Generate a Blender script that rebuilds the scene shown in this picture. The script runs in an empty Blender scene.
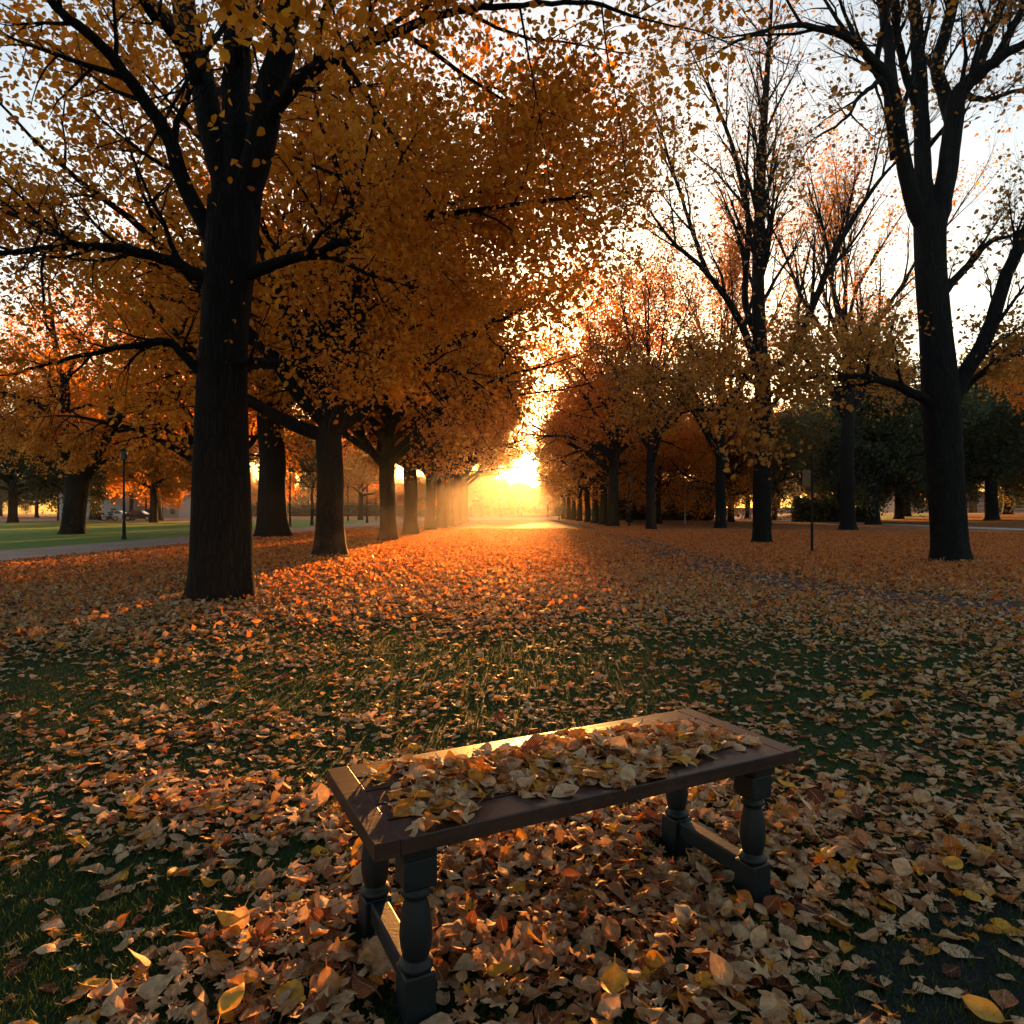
import bpy, bmesh, math, random
import numpy as np
from mathutils import Vector, Matrix

# ------------------------------------------------------------------ camera, sky, sun, exposure
scene = bpy.context.scene
COL = scene.collection
H = 1.25                      # eye height
F = 24.0 / 36.0 * 1024.0      # focal length in pixels
SUN_AZ, SUN_EL = math.radians(1.5), math.radians(4.2)

cam_d = bpy.data.cameras.new("camera")
cam_d.lens = 24.0; cam_d.sensor_width = 36.0
cam_d.clip_start = 0.05; cam_d.clip_end = 5000.0
cam = bpy.data.objects.new("camera", cam_d)
cam.location = (0, 0, H); cam.rotation_euler = (math.pi / 2, 0, 0)
COL.objects.link(cam); scene.camera = cam

sun_vec = Vector((math.sin(SUN_AZ) * math.cos(SUN_EL), math.cos(SUN_AZ) * math.cos(SUN_EL), math.sin(SUN_EL)))
world = bpy.data.worlds.new("World"); scene.world = world
world.use_nodes = True
wn, wl = world.node_tree.nodes, world.node_tree.links
wn.clear()
sky = wn.new("ShaderNodeTexSky"); sky.sky_type = 'NISHITA'; sky.sun_disc = False
sky.sun_elevation = SUN_EL; sky.sun_rotation = SUN_AZ
sky.air_density = 1.0; sky.dust_density = 2.0; sky.ozone_density = 1.0
bg = wn.new("ShaderNodeBackground"); bg.inputs[1].default_value = 0.10
wl.new(sky.outputs[0], bg.inputs[0])
# the sun's own disc and the bright aureole round it, part of the sky (by direction)
tc = wn.new("ShaderNodeTexCoord")
dot = wn.new("ShaderNodeVectorMath"); dot.operation = 'DOT_PRODUCT'; dot.inputs[1].default_value = sun_vec
wl.new(tc.outputs['Generated'], dot.inputs[0])
ac = wn.new("ShaderNodeMath"); ac.operation = 'ARCCOSINE'; wl.new(dot.outputs['Value'], ac.inputs[0])
def mrange(f0, f1, t0, t1, typ='SMOOTHSTEP'):
    m = wn.new("ShaderNodeMapRange"); m.interpolation_type = typ
    m.inputs[1].default_value = f0; m.inputs[2].default_value = f1
    m.inputs[3].default_value = t0; m.inputs[4].default_value = t1
    wl.new(ac.outputs[0], m.inputs[0]); return m
SUN_DISC, SUN_HALO = 30.0, 0.10
disc = mrange(math.radians(0.55), math.radians(0.95), SUN_DISC, 0.0)
halo = mrange(0.0, math.radians(30), SUN_HALO, 0.0)
bg2 = wn.new("ShaderNodeBackground"); bg2.inputs[0].default_value = (1, 0.80, 0.50, 1); wl.new(disc.outputs[0], bg2.inputs[1])
bg3 = wn.new("ShaderNodeBackground"); bg3.inputs[0].default_value = (1, 0.66, 0.32, 1); wl.new(halo.outputs[0], bg3.inputs[1])
a1 = wn.new("ShaderNodeAddShader"); a2 = wn.new("ShaderNodeAddShader")
wl.new(bg.outputs[0], a1.inputs[0]); wl.new(bg2.outputs[0], a1.inputs[1])
wl.new(a1.outputs[0], a2.inputs[0]); wl.new(bg3.outputs[0], a2.inputs[1])
wo = wn.new("ShaderNodeOutputWorld"); wl.new(a2.outputs[0], wo.inputs[0])

sun_d = bpy.data.lights.new("sun", 'SUN'); sun_d.energy = 5.0; sun_d.angle = math.radians(0.5)
sun_d.color = (1.0, 0.40, 0.09)
sun = bpy.data.objects.new("sun", sun_d); COL.objects.link(sun)
sun.location = sun_vec * 200
sun.rotation_euler = (-sun_vec).to_track_quat('-Z', 'Y').to_euler()

scene.view_settings.view_transform = 'Standard'
scene.view_settings.look = 'None'
scene.view_settings.exposure = 2.38
scene.view_settings.gamma = 1.0
scene.view_settings.use_curve_mapping = False
scene.render.engine = 'CYCLES'
cy = scene.cycles
cy.use_denoising = True
cy.max_bounces = 6; cy.diffuse_bounces = 3; cy.glossy_bounces = 2; cy.transmission_bounces = 4
cy.volume_bounces = 0; cy.transparent_max_bounces = 8
cy.sample_clamp_indirect = 4.0
cy.use_adaptive_sampling = True; cy.adaptive_threshold = 0.015
HAZE_DENSITY = 0.00026

# ------------------------------------------------------------------ helpers
def gp(px, py):
    """ground point seen at a pixel of the photograph"""
    d = H * F / (py - 512.0)
    return ((px - 512.0) / F * d, d)

def wp(px, py, Y):
    return np.array([(px - 512.0) / F * Y, Y, H + (512.0 - py) / F * Y])

def smooth(a, b, x):
    t = np.clip((x - a) / (b - a), 0, 1); return t * t * (3 - 2 * t)

def ground_z(x, y):
    x = np.asarray(x, float); y = np.asarray(y, float)
    bank = smooth(42, 66, x) * 1.1
    return bank

class Noise2:
    def __init__(self, seed):
        self.t = np.random.default_rng(seed).random((256, 256))
    def at(self, x, y):
        x = np.asarray(x) + 1000.3; y = np.asarray(y) + 1000.7
        xi = np.floor(x).astype(int); yi = np.floor(y).astype(int)
        fx = x - xi; fy = y - yi
        fx = fx * fx * (3 - 2 * fx); fy = fy * fy * (3 - 2 * fy)
        g = lambda a, b: self.t[a % 256, b % 256]
        return (g(xi, yi) * (1 - fx) + g(xi + 1, yi) * fx) * (1 - fy) + (g(xi, yi + 1) * (1 - fx) + g(xi + 1, yi + 1) * fx) * fy
    def fbm(self, x, y, o=4):
        s = 0; a = .5
        for _ in range(o):
            s = s + a * self.at(x, y); x = x * 2.03; y = y * 2.03; a *= .5
        return s / (1 - .5 ** o)

def quads_mesh(name, V, Q, mat, attrs=None, smooth_shade=False):
    V = np.ascontiguousarray(V, np.float32); Q = np.ascontiguousarray(Q, np.int32)
    me = bpy.data.meshes.new(name)
    me.vertices.add(len(V)); me.vertices.foreach_set("co", V.ravel())
    me.loops.add(Q.size); me.loops.foreach_set("vertex_index", Q.ravel())
    me.polygons.add(len(Q)); me.polygons.foreach_set("loop_start", np.arange(0, Q.size, 4, dtype=np.int32))
    if smooth_shade: me.polygons.foreach_set("use_smooth", np.ones(len(Q), bool))
    for k, a in (attrs or {}).items():
        at = me.attributes.new(k, 'FLOAT', 'POINT'); at.data.foreach_set("value", np.ascontiguousarray(a, np.float32))
    me.update(calc_edges=True)
    if mat: me.materials.append(mat)
    return me

def link(name, me, parent=None, loc=None):
    o = bpy.data.objects.new(name, me); COL.objects.link(o)
    if parent: o.parent = parent
    if loc is not None: o.location = loc
    return o

def tag(o, label, cat, group=None):
    o['label'] = label; o['category'] = cat
    if group: o['group'] = group
    return o

def thing(name, label, cat, loc=(0, 0, 0), rz=0, group=None):
    o = bpy.data.objects.new(name, None); COL.objects.link(o)
    o.empty_display_size = .2
    o.location = loc; o.rotation_euler = (0, 0, rz)
    return tag(o, label, cat, group)

def dup(root, loc, rz=0, sc=(1, 1, 1), label=None, group=None, cat=None):
    r = root.copy(); COL.objects.link(r)
    r.location = loc; r.rotation_euler = (0, 0, rz); r.scale = sc
    if label: r['label'] = label
    if cat: r['category'] = cat
    if group: r['group'] = group
    elif 'group' in r: del r['group']
    for ch in list(root.children):
        c = ch.copy(); COL.objects.link(c); c.parent = r
        for g in list(ch.children):
            d = g.copy(); COL.objects.link(d); d.parent = c
    return r

def bm_obj(name, bm, mat, parent=None, shade=False):
    me = bpy.data.meshes.new(name); bm.to_mesh(me); bm.free()
    if mat: me.materials.append(mat)
    if shade:
        for p in me.polygons: p.use_smooth = True
    return link(name, me, parent)

def add_box(bm, c, s, rz=0, bevel=0.0, seg=2):
    r = bmesh.ops.create_cube(bm, size=1)
    vs = r['verts']
    bmesh.ops.scale(bm, vec=s, verts=vs)
    if bevel > 0:
        es = list({e for v in vs for e in v.link_edges})
        b = bmesh.ops.bevel(bm, geom=es, offset=bevel, segments=seg, affect='EDGES', profile=.5)
        vs = [v for v in b['verts']] + [v for v in vs if v.is_valid]
        vs = list(set(vs))
    if rz: bmesh.ops.rotate(bm, cent=(0, 0, 0), matrix=Matrix.Rotation(rz, 3, 'Z'), verts=vs)
    bmesh.ops.translate(bm, vec=c, verts=vs)
    return vs

def add_lathe(bm, prof, n=20, c=(0, 0, 0), cap=True, axis='Z'):
    rings = []
    for r, z in prof:
        ring = []
        for k in range(n):
            a = 2 * math.pi * k / n
            p = (r * math.cos(a), r * math.sin(a), z)
            if axis == 'X': p = (p[2], p[0], p[1])
            if axis == 'Y': p = (p[0], p[2], p[1])
            ring.append(bm.verts.new((p[0] + c[0], p[1] + c[1], p[2] + c[2])))
        rings.append(ring)
    for a, b in zip(rings, rings[1:]):
        for k in range(n):
            bm.faces.new((a[k], a[(k + 1) % n], b[(k + 1) % n], b[k]))
    if cap:
        bm.faces.new(rings[0][::-1]); bm.faces.new(rings[-1])
    bmesh.ops.recalc_face_normals(bm, faces=bm.faces)

# ------------------------------------------------------------------ materials
def new_mat(name):
    m = bpy.data.materials.new(name); m.use_nodes = True
    n, l = m.node_tree.nodes, m.node_tree.links
    n.clear()
    out = n.new("ShaderNodeOutputMaterial")
    return m, n, l, out

def ramp(n, stops, interp='LINEAR'):
    r = n.new("ShaderNodeValToRGB"); cr = r.color_ramp; cr.interpolation = interp
    while len(cr.elements) < len(stops): cr.elements.new(.5)
    for e, (p, c) in zip(cr.elements, stops):
        e.position = p; e.color = (*c, 1)
    return r

def math_node(n, l, op, a, b=None, clamp=False):
    m = n.new("ShaderNodeMath"); m.operation = op; m.use_clamp = clamp
    for i, v in enumerate((a, b)):
        if v is None: continue
        if isinstance(v, (int, float)): m.inputs[i].default_value = v
        else: l.new(v, m.inputs[i])
    return m.outputs[0]

def noise(n, l, vec, scale, detail=4, rough=.55):
    t = n.new("ShaderNodeTexNoise"); t.inputs['Scale'].default_value = scale
    t.inputs['Detail'].default_value = detail; t.inputs['Roughness'].default_value = rough
    if vec is not None: l.new(vec, t.inputs['Vector'])
    return t

def mixc(n, l, fac, a, b, mode='MIX'):
    m = n.new("ShaderNodeMix"); m.data_type = 'RGBA'; m.blend_type = mode
    for s, v in ((m.inputs[0], fac), (m.inputs[6], a), (m.inputs[7], b)):
        if isinstance(v, (int, float)): s.default_value = v
        elif isinstance(v, tuple): s.default_value = (*v, 1)
        else: l.new(v, s)
    return m.outputs[2]

def leaf_mat(name, stops, transl=.45, rough=.55, veins=False, tcol=1.25, spec=.3):
    m, n, l, out = new_mat(name)
    at = n.new("ShaderNodeAttribute"); at.attribute_name = 'rnd'
    r = ramp(n, stops); l.new(at.outputs['Fac'], r.inputs[0])
    col = r.outputs[0]
    p = n.new("ShaderNodeBsdfPrincipled")
    if veins:
        geo = n.new("ShaderNodeNewGeometry")
        nz = noise(n, l, geo.outputs['Position'], 42, 4, .6)
        mott = ramp(n, [(.32, (.62, .55, .5)), (.62, (1.05, 1.05, 1.05))]); l.new(nz.outputs[0], mott.inputs[0])
        col = mixc(n, l, 1.0, col, mott.outputs[0], 'MULTIPLY')
        lv = n.new("ShaderNodeAttribute"); lv.attribute_name = 'lv'
        lu = n.new("ShaderNodeAttribute"); lu.attribute_name = 'lu'
        av = math_node(n, l, 'ABSOLUTE', lv.outputs['Fac'])
        ph = math_node(n, l, 'SUBTRACT', math_node(n, l, 'MULTIPLY', lu.outputs['Fac'], 7.0), math_node(n, l, 'MULTIPLY', av, 2.2))
        fr = math_node(n, l, 'ABSOLUTE', math_node(n, l, 'SUBTRACT', math_node(n, l, 'FRACT', ph), .5))
        side = math_node(n, l, 'LESS_THAN', fr, .07)
        mid = math_node(n, l, 'LESS_THAN', av, .06)
        vein = math_node(n, l, 'MAXIMUM', mid, math_node(n, l, 'MULTIPLY', side, .5))
        col = mixc(n, l, math_node(n, l, 'MULTIPLY', vein, .45), col, (.62, .42, .22))
        bp = n.new("ShaderNodeBump"); bp.inputs['Strength'].default_value = .5; bp.inputs['Distance'].default_value = .004
        hh = math_node(n, l, 'SUBTRACT', nz.outputs[0], math_node(n, l, 'MULTIPLY', vein, .5))
        l.new(hh, bp.inputs['Height']); l.new(bp.outputs[0], p.inputs['Normal'])
    l.new(col, p.inputs['Base Color']); p.inputs['Roughness'].default_value = rough
    p.inputs['Specular IOR Level'].default_value = spec
    t = n.new("ShaderNodeBsdfTranslucent")
    l.new(mixc(n, l, 1.0, col, (tcol, tcol * .92, tcol * .7), 'MULTIPLY'), t.inputs[0])
    mx = n.new("ShaderNodeMixShader"); mx.inputs[0].default_value = transl
    l.new(p.outputs[0], mx.inputs[1]); l.new(t.outputs[0], mx.inputs[2]); l.new(mx.outputs[0], out.inputs[0])
    return m

M_LITTER = leaf_mat("fallen_leaf", [(0, (.09, .022, .012)), (.13, (.25, .070, .024)), (.27, (.42, .19, .08)), (.45, (.55, .345, .175)),
                                  (.74, (.68, .49, .29)), (.83, (.46, .155, .03)), (.94, (.62, .25, .025)), (1, (.68, .37, .03))],
                    transl=.22, rough=.65, veins=True, tcol=1.15, spec=.16)
M_LITTER_FAR = leaf_mat("fallen_leaf_far", [(0, (.16, .035, .010)), (.2, (.38, .10, .022)), (.5, (.54, .20, .06)), (.8, (.62, .30, .12)), (1, (.60, .20, .025))],
                        transl=.5, rough=.5, tcol=1.25)
M_YELLOW = leaf_mat("yellow_leaf", [(0, (.66, .36, .035)), (1, (.72, .42, .05))], transl=.3, veins=True)
M_ORANGE = leaf_mat("orange_foliage", [(0, (.26, .085, .008)), (.3, (.46, .165, .012)), (.65, (.56, .225, .016)), (1, (.66, .32, .025))], transl=.55, tcol=1.45)
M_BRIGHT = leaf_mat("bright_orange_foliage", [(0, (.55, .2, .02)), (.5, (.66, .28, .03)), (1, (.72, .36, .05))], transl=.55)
M_BROWN = leaf_mat("brown_foliage", [(0, (.22, .09, .02)), (.5, (.40, .18, .03)), (1, (.52, .28, .05))], transl=.5)
M_GREEN = leaf_mat("dark_green_foliage", [(0, (.02, .035, .012)), (.6, (.035, .06, .018)), (.85, (.06, .07, .018)), (1, (.14, .10, .02))], transl=.3)
M_OLIVE = leaf_mat("olive_foliage", [(0, (.05, .05, .012)), (.6, (.12, .09, .018)), (1, (.28, .15, .025))], transl=.4)

def bark_mat():
    m, n, l, out = new_mat("bark")
    tcn = n.new("ShaderNodeTexCoord")
    mp = n.new("ShaderNodeMapping"); mp.inputs['Scale'].default_value = (1, 1, .16)
    l.new(tcn.outputs['Object'], mp.inputs[0])
    v = n.new("ShaderNodeTexVoronoi"); v.inputs['Scale'].default_value = 17; v.feature = 'DISTANCE_TO_EDGE'
    nz = noise(n, l, mp.outputs[0], 9, 6, .65)
    mv = n.new("ShaderNodeVectorMath"); mv.operation = 'MULTIPLY_ADD'
    l.new(nz.outputs['Color'], mv.inputs[0]); mv.inputs[1].default_value = (.12, .12, .12); l.new(mp.outputs[0], mv.inputs[2])
    l.new(mv.outputs[0], v.inputs['Vector'])
    hgt = math_node(n, l, 'ADD', math_node(n, l, 'MINIMUM', v.outputs[0], .25), math_node(n, l, 'MULTIPLY', nz.outputs[0], .35))
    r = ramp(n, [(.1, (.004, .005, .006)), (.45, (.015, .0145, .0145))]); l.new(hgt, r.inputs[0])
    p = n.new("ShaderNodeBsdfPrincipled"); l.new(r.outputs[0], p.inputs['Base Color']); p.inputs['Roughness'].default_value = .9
    p.inputs['Specular IOR Level'].default_value = .15
    b = n.new("ShaderNodeBump"); b.inputs['Strength'].default_value = 1.0; b.inputs['Distance'].default_value = .11
    l.new(hgt, b.inputs['Height']); l.new(b.outputs[0], p.inputs['Normal'])
    l.new(p.outputs[0], out.inputs[0]); return m
M_BARK = bark_mat()

def plain(name, col, rough=.6, metal=0, bump=0, scale=40, var=.25, spec=.4):
    m, n, l, out = new_mat(name)
    tcn = n.new("ShaderNodeTexCoord"); nz = noise(n, l, tcn.outputs['Object'], scale, 5, .6)
    lo = tuple(c * (1 - var) for c in col); hi = tuple(min(1, c * (1 + var)) for c in col)
    r = ramp(n, [(.3, lo), (.7, hi)]); l.new(nz.outputs[0], r.inputs[0])
    p = n.new("ShaderNodeBsdfPrincipled"); l.new(r.outputs[0], p.inputs['Base Color'])
    p.inputs['Roughness'].default_value = rough; p.inputs['Metallic'].default_value = metal
    p.inputs['Specular IOR Level'].default_value = spec
    if bump:
        b = n.new("ShaderNodeBump"); b.inputs['Strength'].default_value = bump; b.inputs['Distance'].default_value = .01
        l.new(nz.outputs[0], b.inputs['Height']); l.new(b.outputs[0], p.inputs['Normal'])
    l.new(p.outputs[0], out.inputs[0]); return m

def wood_mat():
    m, n, l, out = new_mat("stained_wood")
    tcn = n.new("ShaderNodeTexCoord"); mp = n.new("ShaderNodeMapping"); mp.inputs['Scale'].default_value = (1.2, 22, 22)
    l.new(tcn.outputs['Object'], mp.inputs[0])
    nz = noise(n, l, mp.outputs[0], 2.5, 8, .65)
    nb = noise(n, l, tcn.outputs['Object'], 5, 3)
    r = ramp(n, [(.25, (.020, .009, .008)), (.5, (.056, .026, .021)), (.78, (.10, .048, .038))]); l.new(nz.outputs[0], r.inputs[0])
    c = mixc(n, l, .5, r.outputs[0], ramp_of(n, l, nb.outputs[0], [(.3, (.022, .010, .009)), (.7, (.06, .028, .022))]))
    fl = noise(n, l, tcn.outputs['Object'], 90, 3, .7)
    c = mixc(n, l, ramp_of(n, l, fl.outputs[0], [(.62, (0, 0, 0)), (.72, (.7, .7, .7))]), c, (.15, .095, .07))
    st = noise(n, l, tcn.outputs['Object'], 14, 5, .7)
    c = mixc(n, l, ramp_of(n, l, st.outputs[0], [(.5, (0, 0, 0)), (.68, (.75, .75, .75))]), c, (.018, .012, .011))
    p = n.new("ShaderNodeBsdfPrincipled"); l.new(c, p.inputs['Base Color'])
    p.inputs['Specular IOR Level'].default_value = .45
    rr = n.new("ShaderNodeMapRange"); rr.inputs[3].default_value = .3; rr.inputs[4].default_value = .55
    l.new(nz.outputs[0], rr.inputs[0]); l.new(rr.outputs[0], p.inputs['Roughness'])
    b = n.new("ShaderNodeBump"); b.inputs['Strength'].default_value = .35; b.inputs['Distance'].default_value = .004
    l.new(nz.outputs[0], b.inputs['Height']); l.new(b.outputs[0], p.inputs['Normal'])
    l.new(p.outputs[0], out.inputs[0]); return m
def ramp_of(n, l, v, stops):
    r = ramp(n, stops); l.new(v, r.inputs[0]); return r.outputs[0]
M_WOOD = wood_mat()
M_LEG = plain("dark_teal_paint", (.004, .010, .015), rough=.42, bump=.25, scale=60, var=.35, spec=.5)
def chipped_mat():
    m, n, l, out = new_mat("chipped_teal_paint")
    tcn = n.new("ShaderNodeTexCoord")
    a = noise(n, l, tcn.outputs['Object'], 70, 5, .7); b_ = noise(n, l, tcn.outputs['Object'], 9, 4, .6)
    c = ramp_of(n, l, b_.outputs[0], [(.3, (.003, .008, .012)), (.7, (.008, .017, .023))])
    c = mixc(n, l, ramp_of(n, l, a.outputs[0], [(.66, (0, 0, 0)), (.70, (1, 1, 1))]), c, (.055, .042, .032))
    p = n.new("ShaderNodeBsdfPrincipled"); l.new(c, p.inputs['Base Color']); p.inputs['Specular IOR Level'].default_value = .4
    rr = n.new("ShaderNodeMapRange"); rr.inputs[3].default_value = .35; rr.inputs[4].default_value = .7
    l.new(b_.outputs[0], rr.inputs[0]); l.new(rr.outputs[0], p.inputs['Roughness'])
    bp = n.new("ShaderNodeBump"); bp.inputs['Strength'].default_value = .4; bp.inputs['Distance'].default_value = .003
    l.new(a.outputs[0], bp.inputs['Height']); l.new(bp.outputs[0], p.inputs['Normal'])
    l.new(p.outputs[0], out.inputs[0]); return m
M_LEG = chipped_mat()
M_POLE = plain("dark_metal", (.02, .02, .022), rough=.9, spec=.15)
M_PALEPOLE = plain("pale_metal", (.32, .31, .28), rough=.5)
M_GLASS = plain("smoked_glass", (.02, .025, .03), rough=.08, spec=.6)
M_CARBLACK = plain("black_car_paint", (.02, .022, .028), rough=.18, spec=.6, var=.05)
M_CARWHITE = plain("white_car_paint", (.55, .55, .55), rough=.25, var=.05)
M_CARRED = plain("red_car_paint", (.30, .03, .025), rough=.25, var=.05)
M_TYRE = plain("tyre_rubber", (.02, .02, .02), rough=.85)
M_RIM = plain("alloy", (.4, .4, .4), rough=.35, metal=.7)
M_SIGN = plain("tan_sign", (.16, .085, .035), rough=.6)
M_RENDER = plain("pale_render", (.30, .285, .27), rough=.9, scale=4, var=.1)
M_ROOF = plain("slate_roof", (.14, .11, .10), rough=.8, scale=8)
M_LAMPGLASS = plain("lamp_glass", (.07, .065, .06), rough=.8)
M_BULB_RED = plain("red_lens", (.5, .02, .02), rough=.2)
M_HEAD = plain("clear_lens", (.7, .7, .68), rough=.15)

def litter_ground():
    """leaf carpet seen in the distance over dark short grass nearer by"""
    m, n, l, out = new_mat("leafy_ground")
    geo = n.new("ShaderNodeNewGeometry"); pos = geo.outputs['Position']
    v = n.new("ShaderNodeTexVoronoi"); v.inputs['Scale'].default_value = 13; l.new(pos, v.inputs['Vector'])
    sep = n.new("ShaderNodeSeparateColor"); l.new(v.outputs['Color'], sep.inputs[0])
    leaf = ramp(n, [(0, (.14, .03, .010)), (.25, (.32, .085, .02)), (.55, (.46, .17, .05)), (.85, (.54, .25, .10)), (1, (.5, .17, .025))])
    l.new(sep.outputs[0], leaf.inputs[0])
    g = noise(n, l, pos, 60, 6, .7)
    grass = ramp(n, [(.3, (.010, .022, .008)), (.55, (.026, .056, .014)), (.75, (.05, .085, .022))]); l.new(g.outputs[0], grass.inputs[0])
    ln = n.new("ShaderNodeVectorMath"); ln.operation = 'LENGTH'; l.new(pos, ln.inputs[0])
    dist = n.new("ShaderNodeMapRange"); dist.inputs[1].default_value = 8; dist.inputs[2].default_value = 26
    dist.inputs[3].default_value = -.1; dist.inputs[4].default_value = .85
    l.new(ln.outputs['Value'], dist.inputs[0])
    cov = math_node(n, l, 'LESS_THAN', sep.outputs[1], dist.outputs[0])
    col = mixc(n, l, cov, grass.outputs[0], leaf.outputs[0])
    big = noise(n, l, pos, .35, 3)
    col = mixc(n, l, 1.0, col, ramp_of(n, l, big.outputs[0], [(.3, (.72, .72, .75)), (.7, (1.05, 1, 1))]), 'MULTIPLY')
    p = n.new("ShaderNodeBsdfPrincipled"); l.new(col, p.inputs['Base Color']); p.inputs['Roughness'].default_value = .85
    p.inputs['Specular IOR Level'].default_value = .15
    b = n.new("ShaderNodeBump"); b.inputs['Strength'].default_value = 1.0; b.inputs['Distance'].default_value = .06
    hh = math_node(n, l, 'MULTIPLY', math_node(n, l, 'ADD', sep.outputs[2], math_node(n, l, 'SUBTRACT', 1.0, v.outputs['Distance'])), cov)
    hh = math_node(n, l, 'ADD', hh, math_node(n, l, 'MULTIPLY', g.outputs[0], .3))
    l.new(hh, b.inputs['Height']); l.new(b.outputs[0], p.inputs['Normal'])
    l.new(p.outputs[0], out.inputs[0]); return m
M_GROUND = litter_ground()

def lawn_mat():
    m, n, l, out = new_mat("mown_lawn")
    geo = n.new("ShaderNodeNewGeometry"); pos = geo.outputs['Position']
    a = noise(n, l, pos, 25, 5, .7); b_ = noise(n, l, pos, .4, 3)
    c = ramp_of(n, l, a.outputs[0], [(.3, (.05, .13, .016)), (.7, (.13, .30, .04))])
    c = mixc(n, l, ramp_of(n, l, b_.outputs[0], [(.5, (0, 0, 0)), (.75, (.6, .6, .6))]), c, (.20, .16, .04))
    p = n.new("ShaderNodeBsdfPrincipled"); l.new(c, p.inputs['Base Color']); p.inputs['Roughness'].default_value = .8
    p.inputs['Specular IOR Level'].default_value = .2
    bp = n.new("ShaderNodeBump"); bp.inputs['Distance'].default_value = .08; l.new(a.outputs[0], bp.inputs['Height']); l.new(bp.outputs[0], p.inputs['Normal'])
    l.new(p.outputs[0], out.inputs[0]); return m
M_LAWN = lawn_mat()

def paving(name, col, speck):
    m, n, l, out = new_mat(name)
    geo = n.new("ShaderNodeNewGeometry"); pos = geo.outputs['Position']
    a = noise(n, l, pos, 90, 4, .7); b_ = noise(n, l, pos, .8, 4)
    c = ramp_of(n, l, a.outputs[0], [(.3, tuple(x * .8 for x in col)), (.7, tuple(x * 1.15 for x in col))])
    c = mixc(n, l, 1.0, c, ramp_of(n, l, b_.outputs[0], [(.3, (.78, .76, .74)), (.7, (1.05, 1.05, 1.05))]), 'MULTIPLY')
    v = n.new("ShaderNodeTexVoronoi"); v.inputs['Scale'].default_value = 11; l.new(pos, v.inputs['Vector'])
    sp = n.new("ShaderNodeSeparateColor"); l.new(v.outputs['Color'], sp.inputs[0])
    c = mixc(n, l, math_node(n, l, 'LESS_THAN', sp.outputs[0], speck), c, (.36, .15, .06))
    p = n.new("ShaderNodeBsdfPrincipled"); l.new(c, p.inputs['Base Color']); p.inputs['Roughness'].default_value = .9
    p.inputs['Specular IOR Level'].default_value = .08
    bp = n.new("ShaderNodeBump"); bp.inputs['Distance'].default_value = .01; bp.inputs['Strength'].default_value = .5
    l.new(a.outputs[0], bp.inputs['Height']); l.new(bp.outputs[0], p.inputs['Normal'])
    l.new(p.outputs[0], out.inputs[0]); return m
M_PATH = paving("path_paving", (.26, .24, .23), .06)
M_CONCRETE = paving("pale_concrete_path", (.50, .46, .42), .03)
M_SHADESTRIP = paving("dark_shade_strip", (.075, .060, .058), .05)  # shade of the right row's trees, put into a ground colour
M_ROAD = paving("asphalt_road", (.20, .17, .155), .02)
M_SOIL = paving("dark_soil_strip", (.022, .026, .028), .0)

# ------------------------------------------------------------------ the setting
def structure(name, me):
    o = link(name, me); o['kind'] = 'structure'; return o

XS = np.unique(np.concatenate([np.linspace(-420, -80, 18), np.linspace(-80, 80, 81), np.linspace(80, 420, 18)]))
YS = np.unique(np.concatenate([np.linspace(-60, 0, 13), np.linspace(0, 160, 81), np.linspace(160, 560, 21)]))
gx, gy = np.meshgrid(XS, YS, indexing='ij')
V = np.stack([gx, gy, ground_z(gx, gy)], -1).reshape(-1, 3)
ny = len(YS); ii = np.arange(len(XS) - 1)[:, None] * ny + np.arange(ny - 1)[None, :]
Q = np.stack([ii, ii + ny, ii + ny + 1, ii + 1], -1).reshape(-1, 4)
structure("ground", quads_mesh("ground", V, Q, M_GROUND, smooth_shade=True))

def sheet(name, pts_l, pts_r, mat, dz, step=2.0):
    """a strip between two polylines, following the ground"""
    L = []; R = []
    for (a, b, c, d) in zip(pts_l, pts_l[1:], pts_r, pts_r[1:]):
        n = max(1, int(max(math.dist(a, b), math.dist(c, d)) / step))
        for k in range(n):
            t = k / n
            L.append((a[0] + (b[0] - a[0]) * t, a[1] + (b[1] - a[1]) * t)); R.append((c[0] + (d[0] - c[0]) * t, c[1] + (d[1] - c[1]) * t))
    L.append(pts_l[-1]); R.append(pts_r[-1])
    L = np.array(L); R = np.array(R); K = max(2, int(np.linalg.norm(L - R, axis=1).max() / step) + 1)
    t = np.linspace(0, 1, K)[None, :, None]
    P = L[:, None, :] * (1 - t) + R[:, None, :] * t
    Z = ground_z(P[..., 0], P[..., 1]) + dz
    V = np.concatenate([P, Z[..., None]], -1).reshape(-1, 3)
    ii = np.arange(len(L) - 1)[:, None] * K + np.arange(K - 1)[None, :]
    Q = np.stack([ii, ii + 1, ii + K + 1, ii + K], -1).reshape(-1, 4)
    return structure(name, quads_mesh(name, V, Q, mat))

def ribbon(name, pts, widths, mat, dz):
    P = np.array(pts, float)
    T = np.gradient(P, axis=0); T /= np.linalg.norm(T, axis=1)[:, None]
    N = np.stack([-T[:, 1], T[:, 0]], 1); w = np.array(widths, float)[:, None] / 2
    return sheet(name, [tuple(p) for p in P + N * w], [tuple(p) for p in P - N * w], mat, dz)

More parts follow.
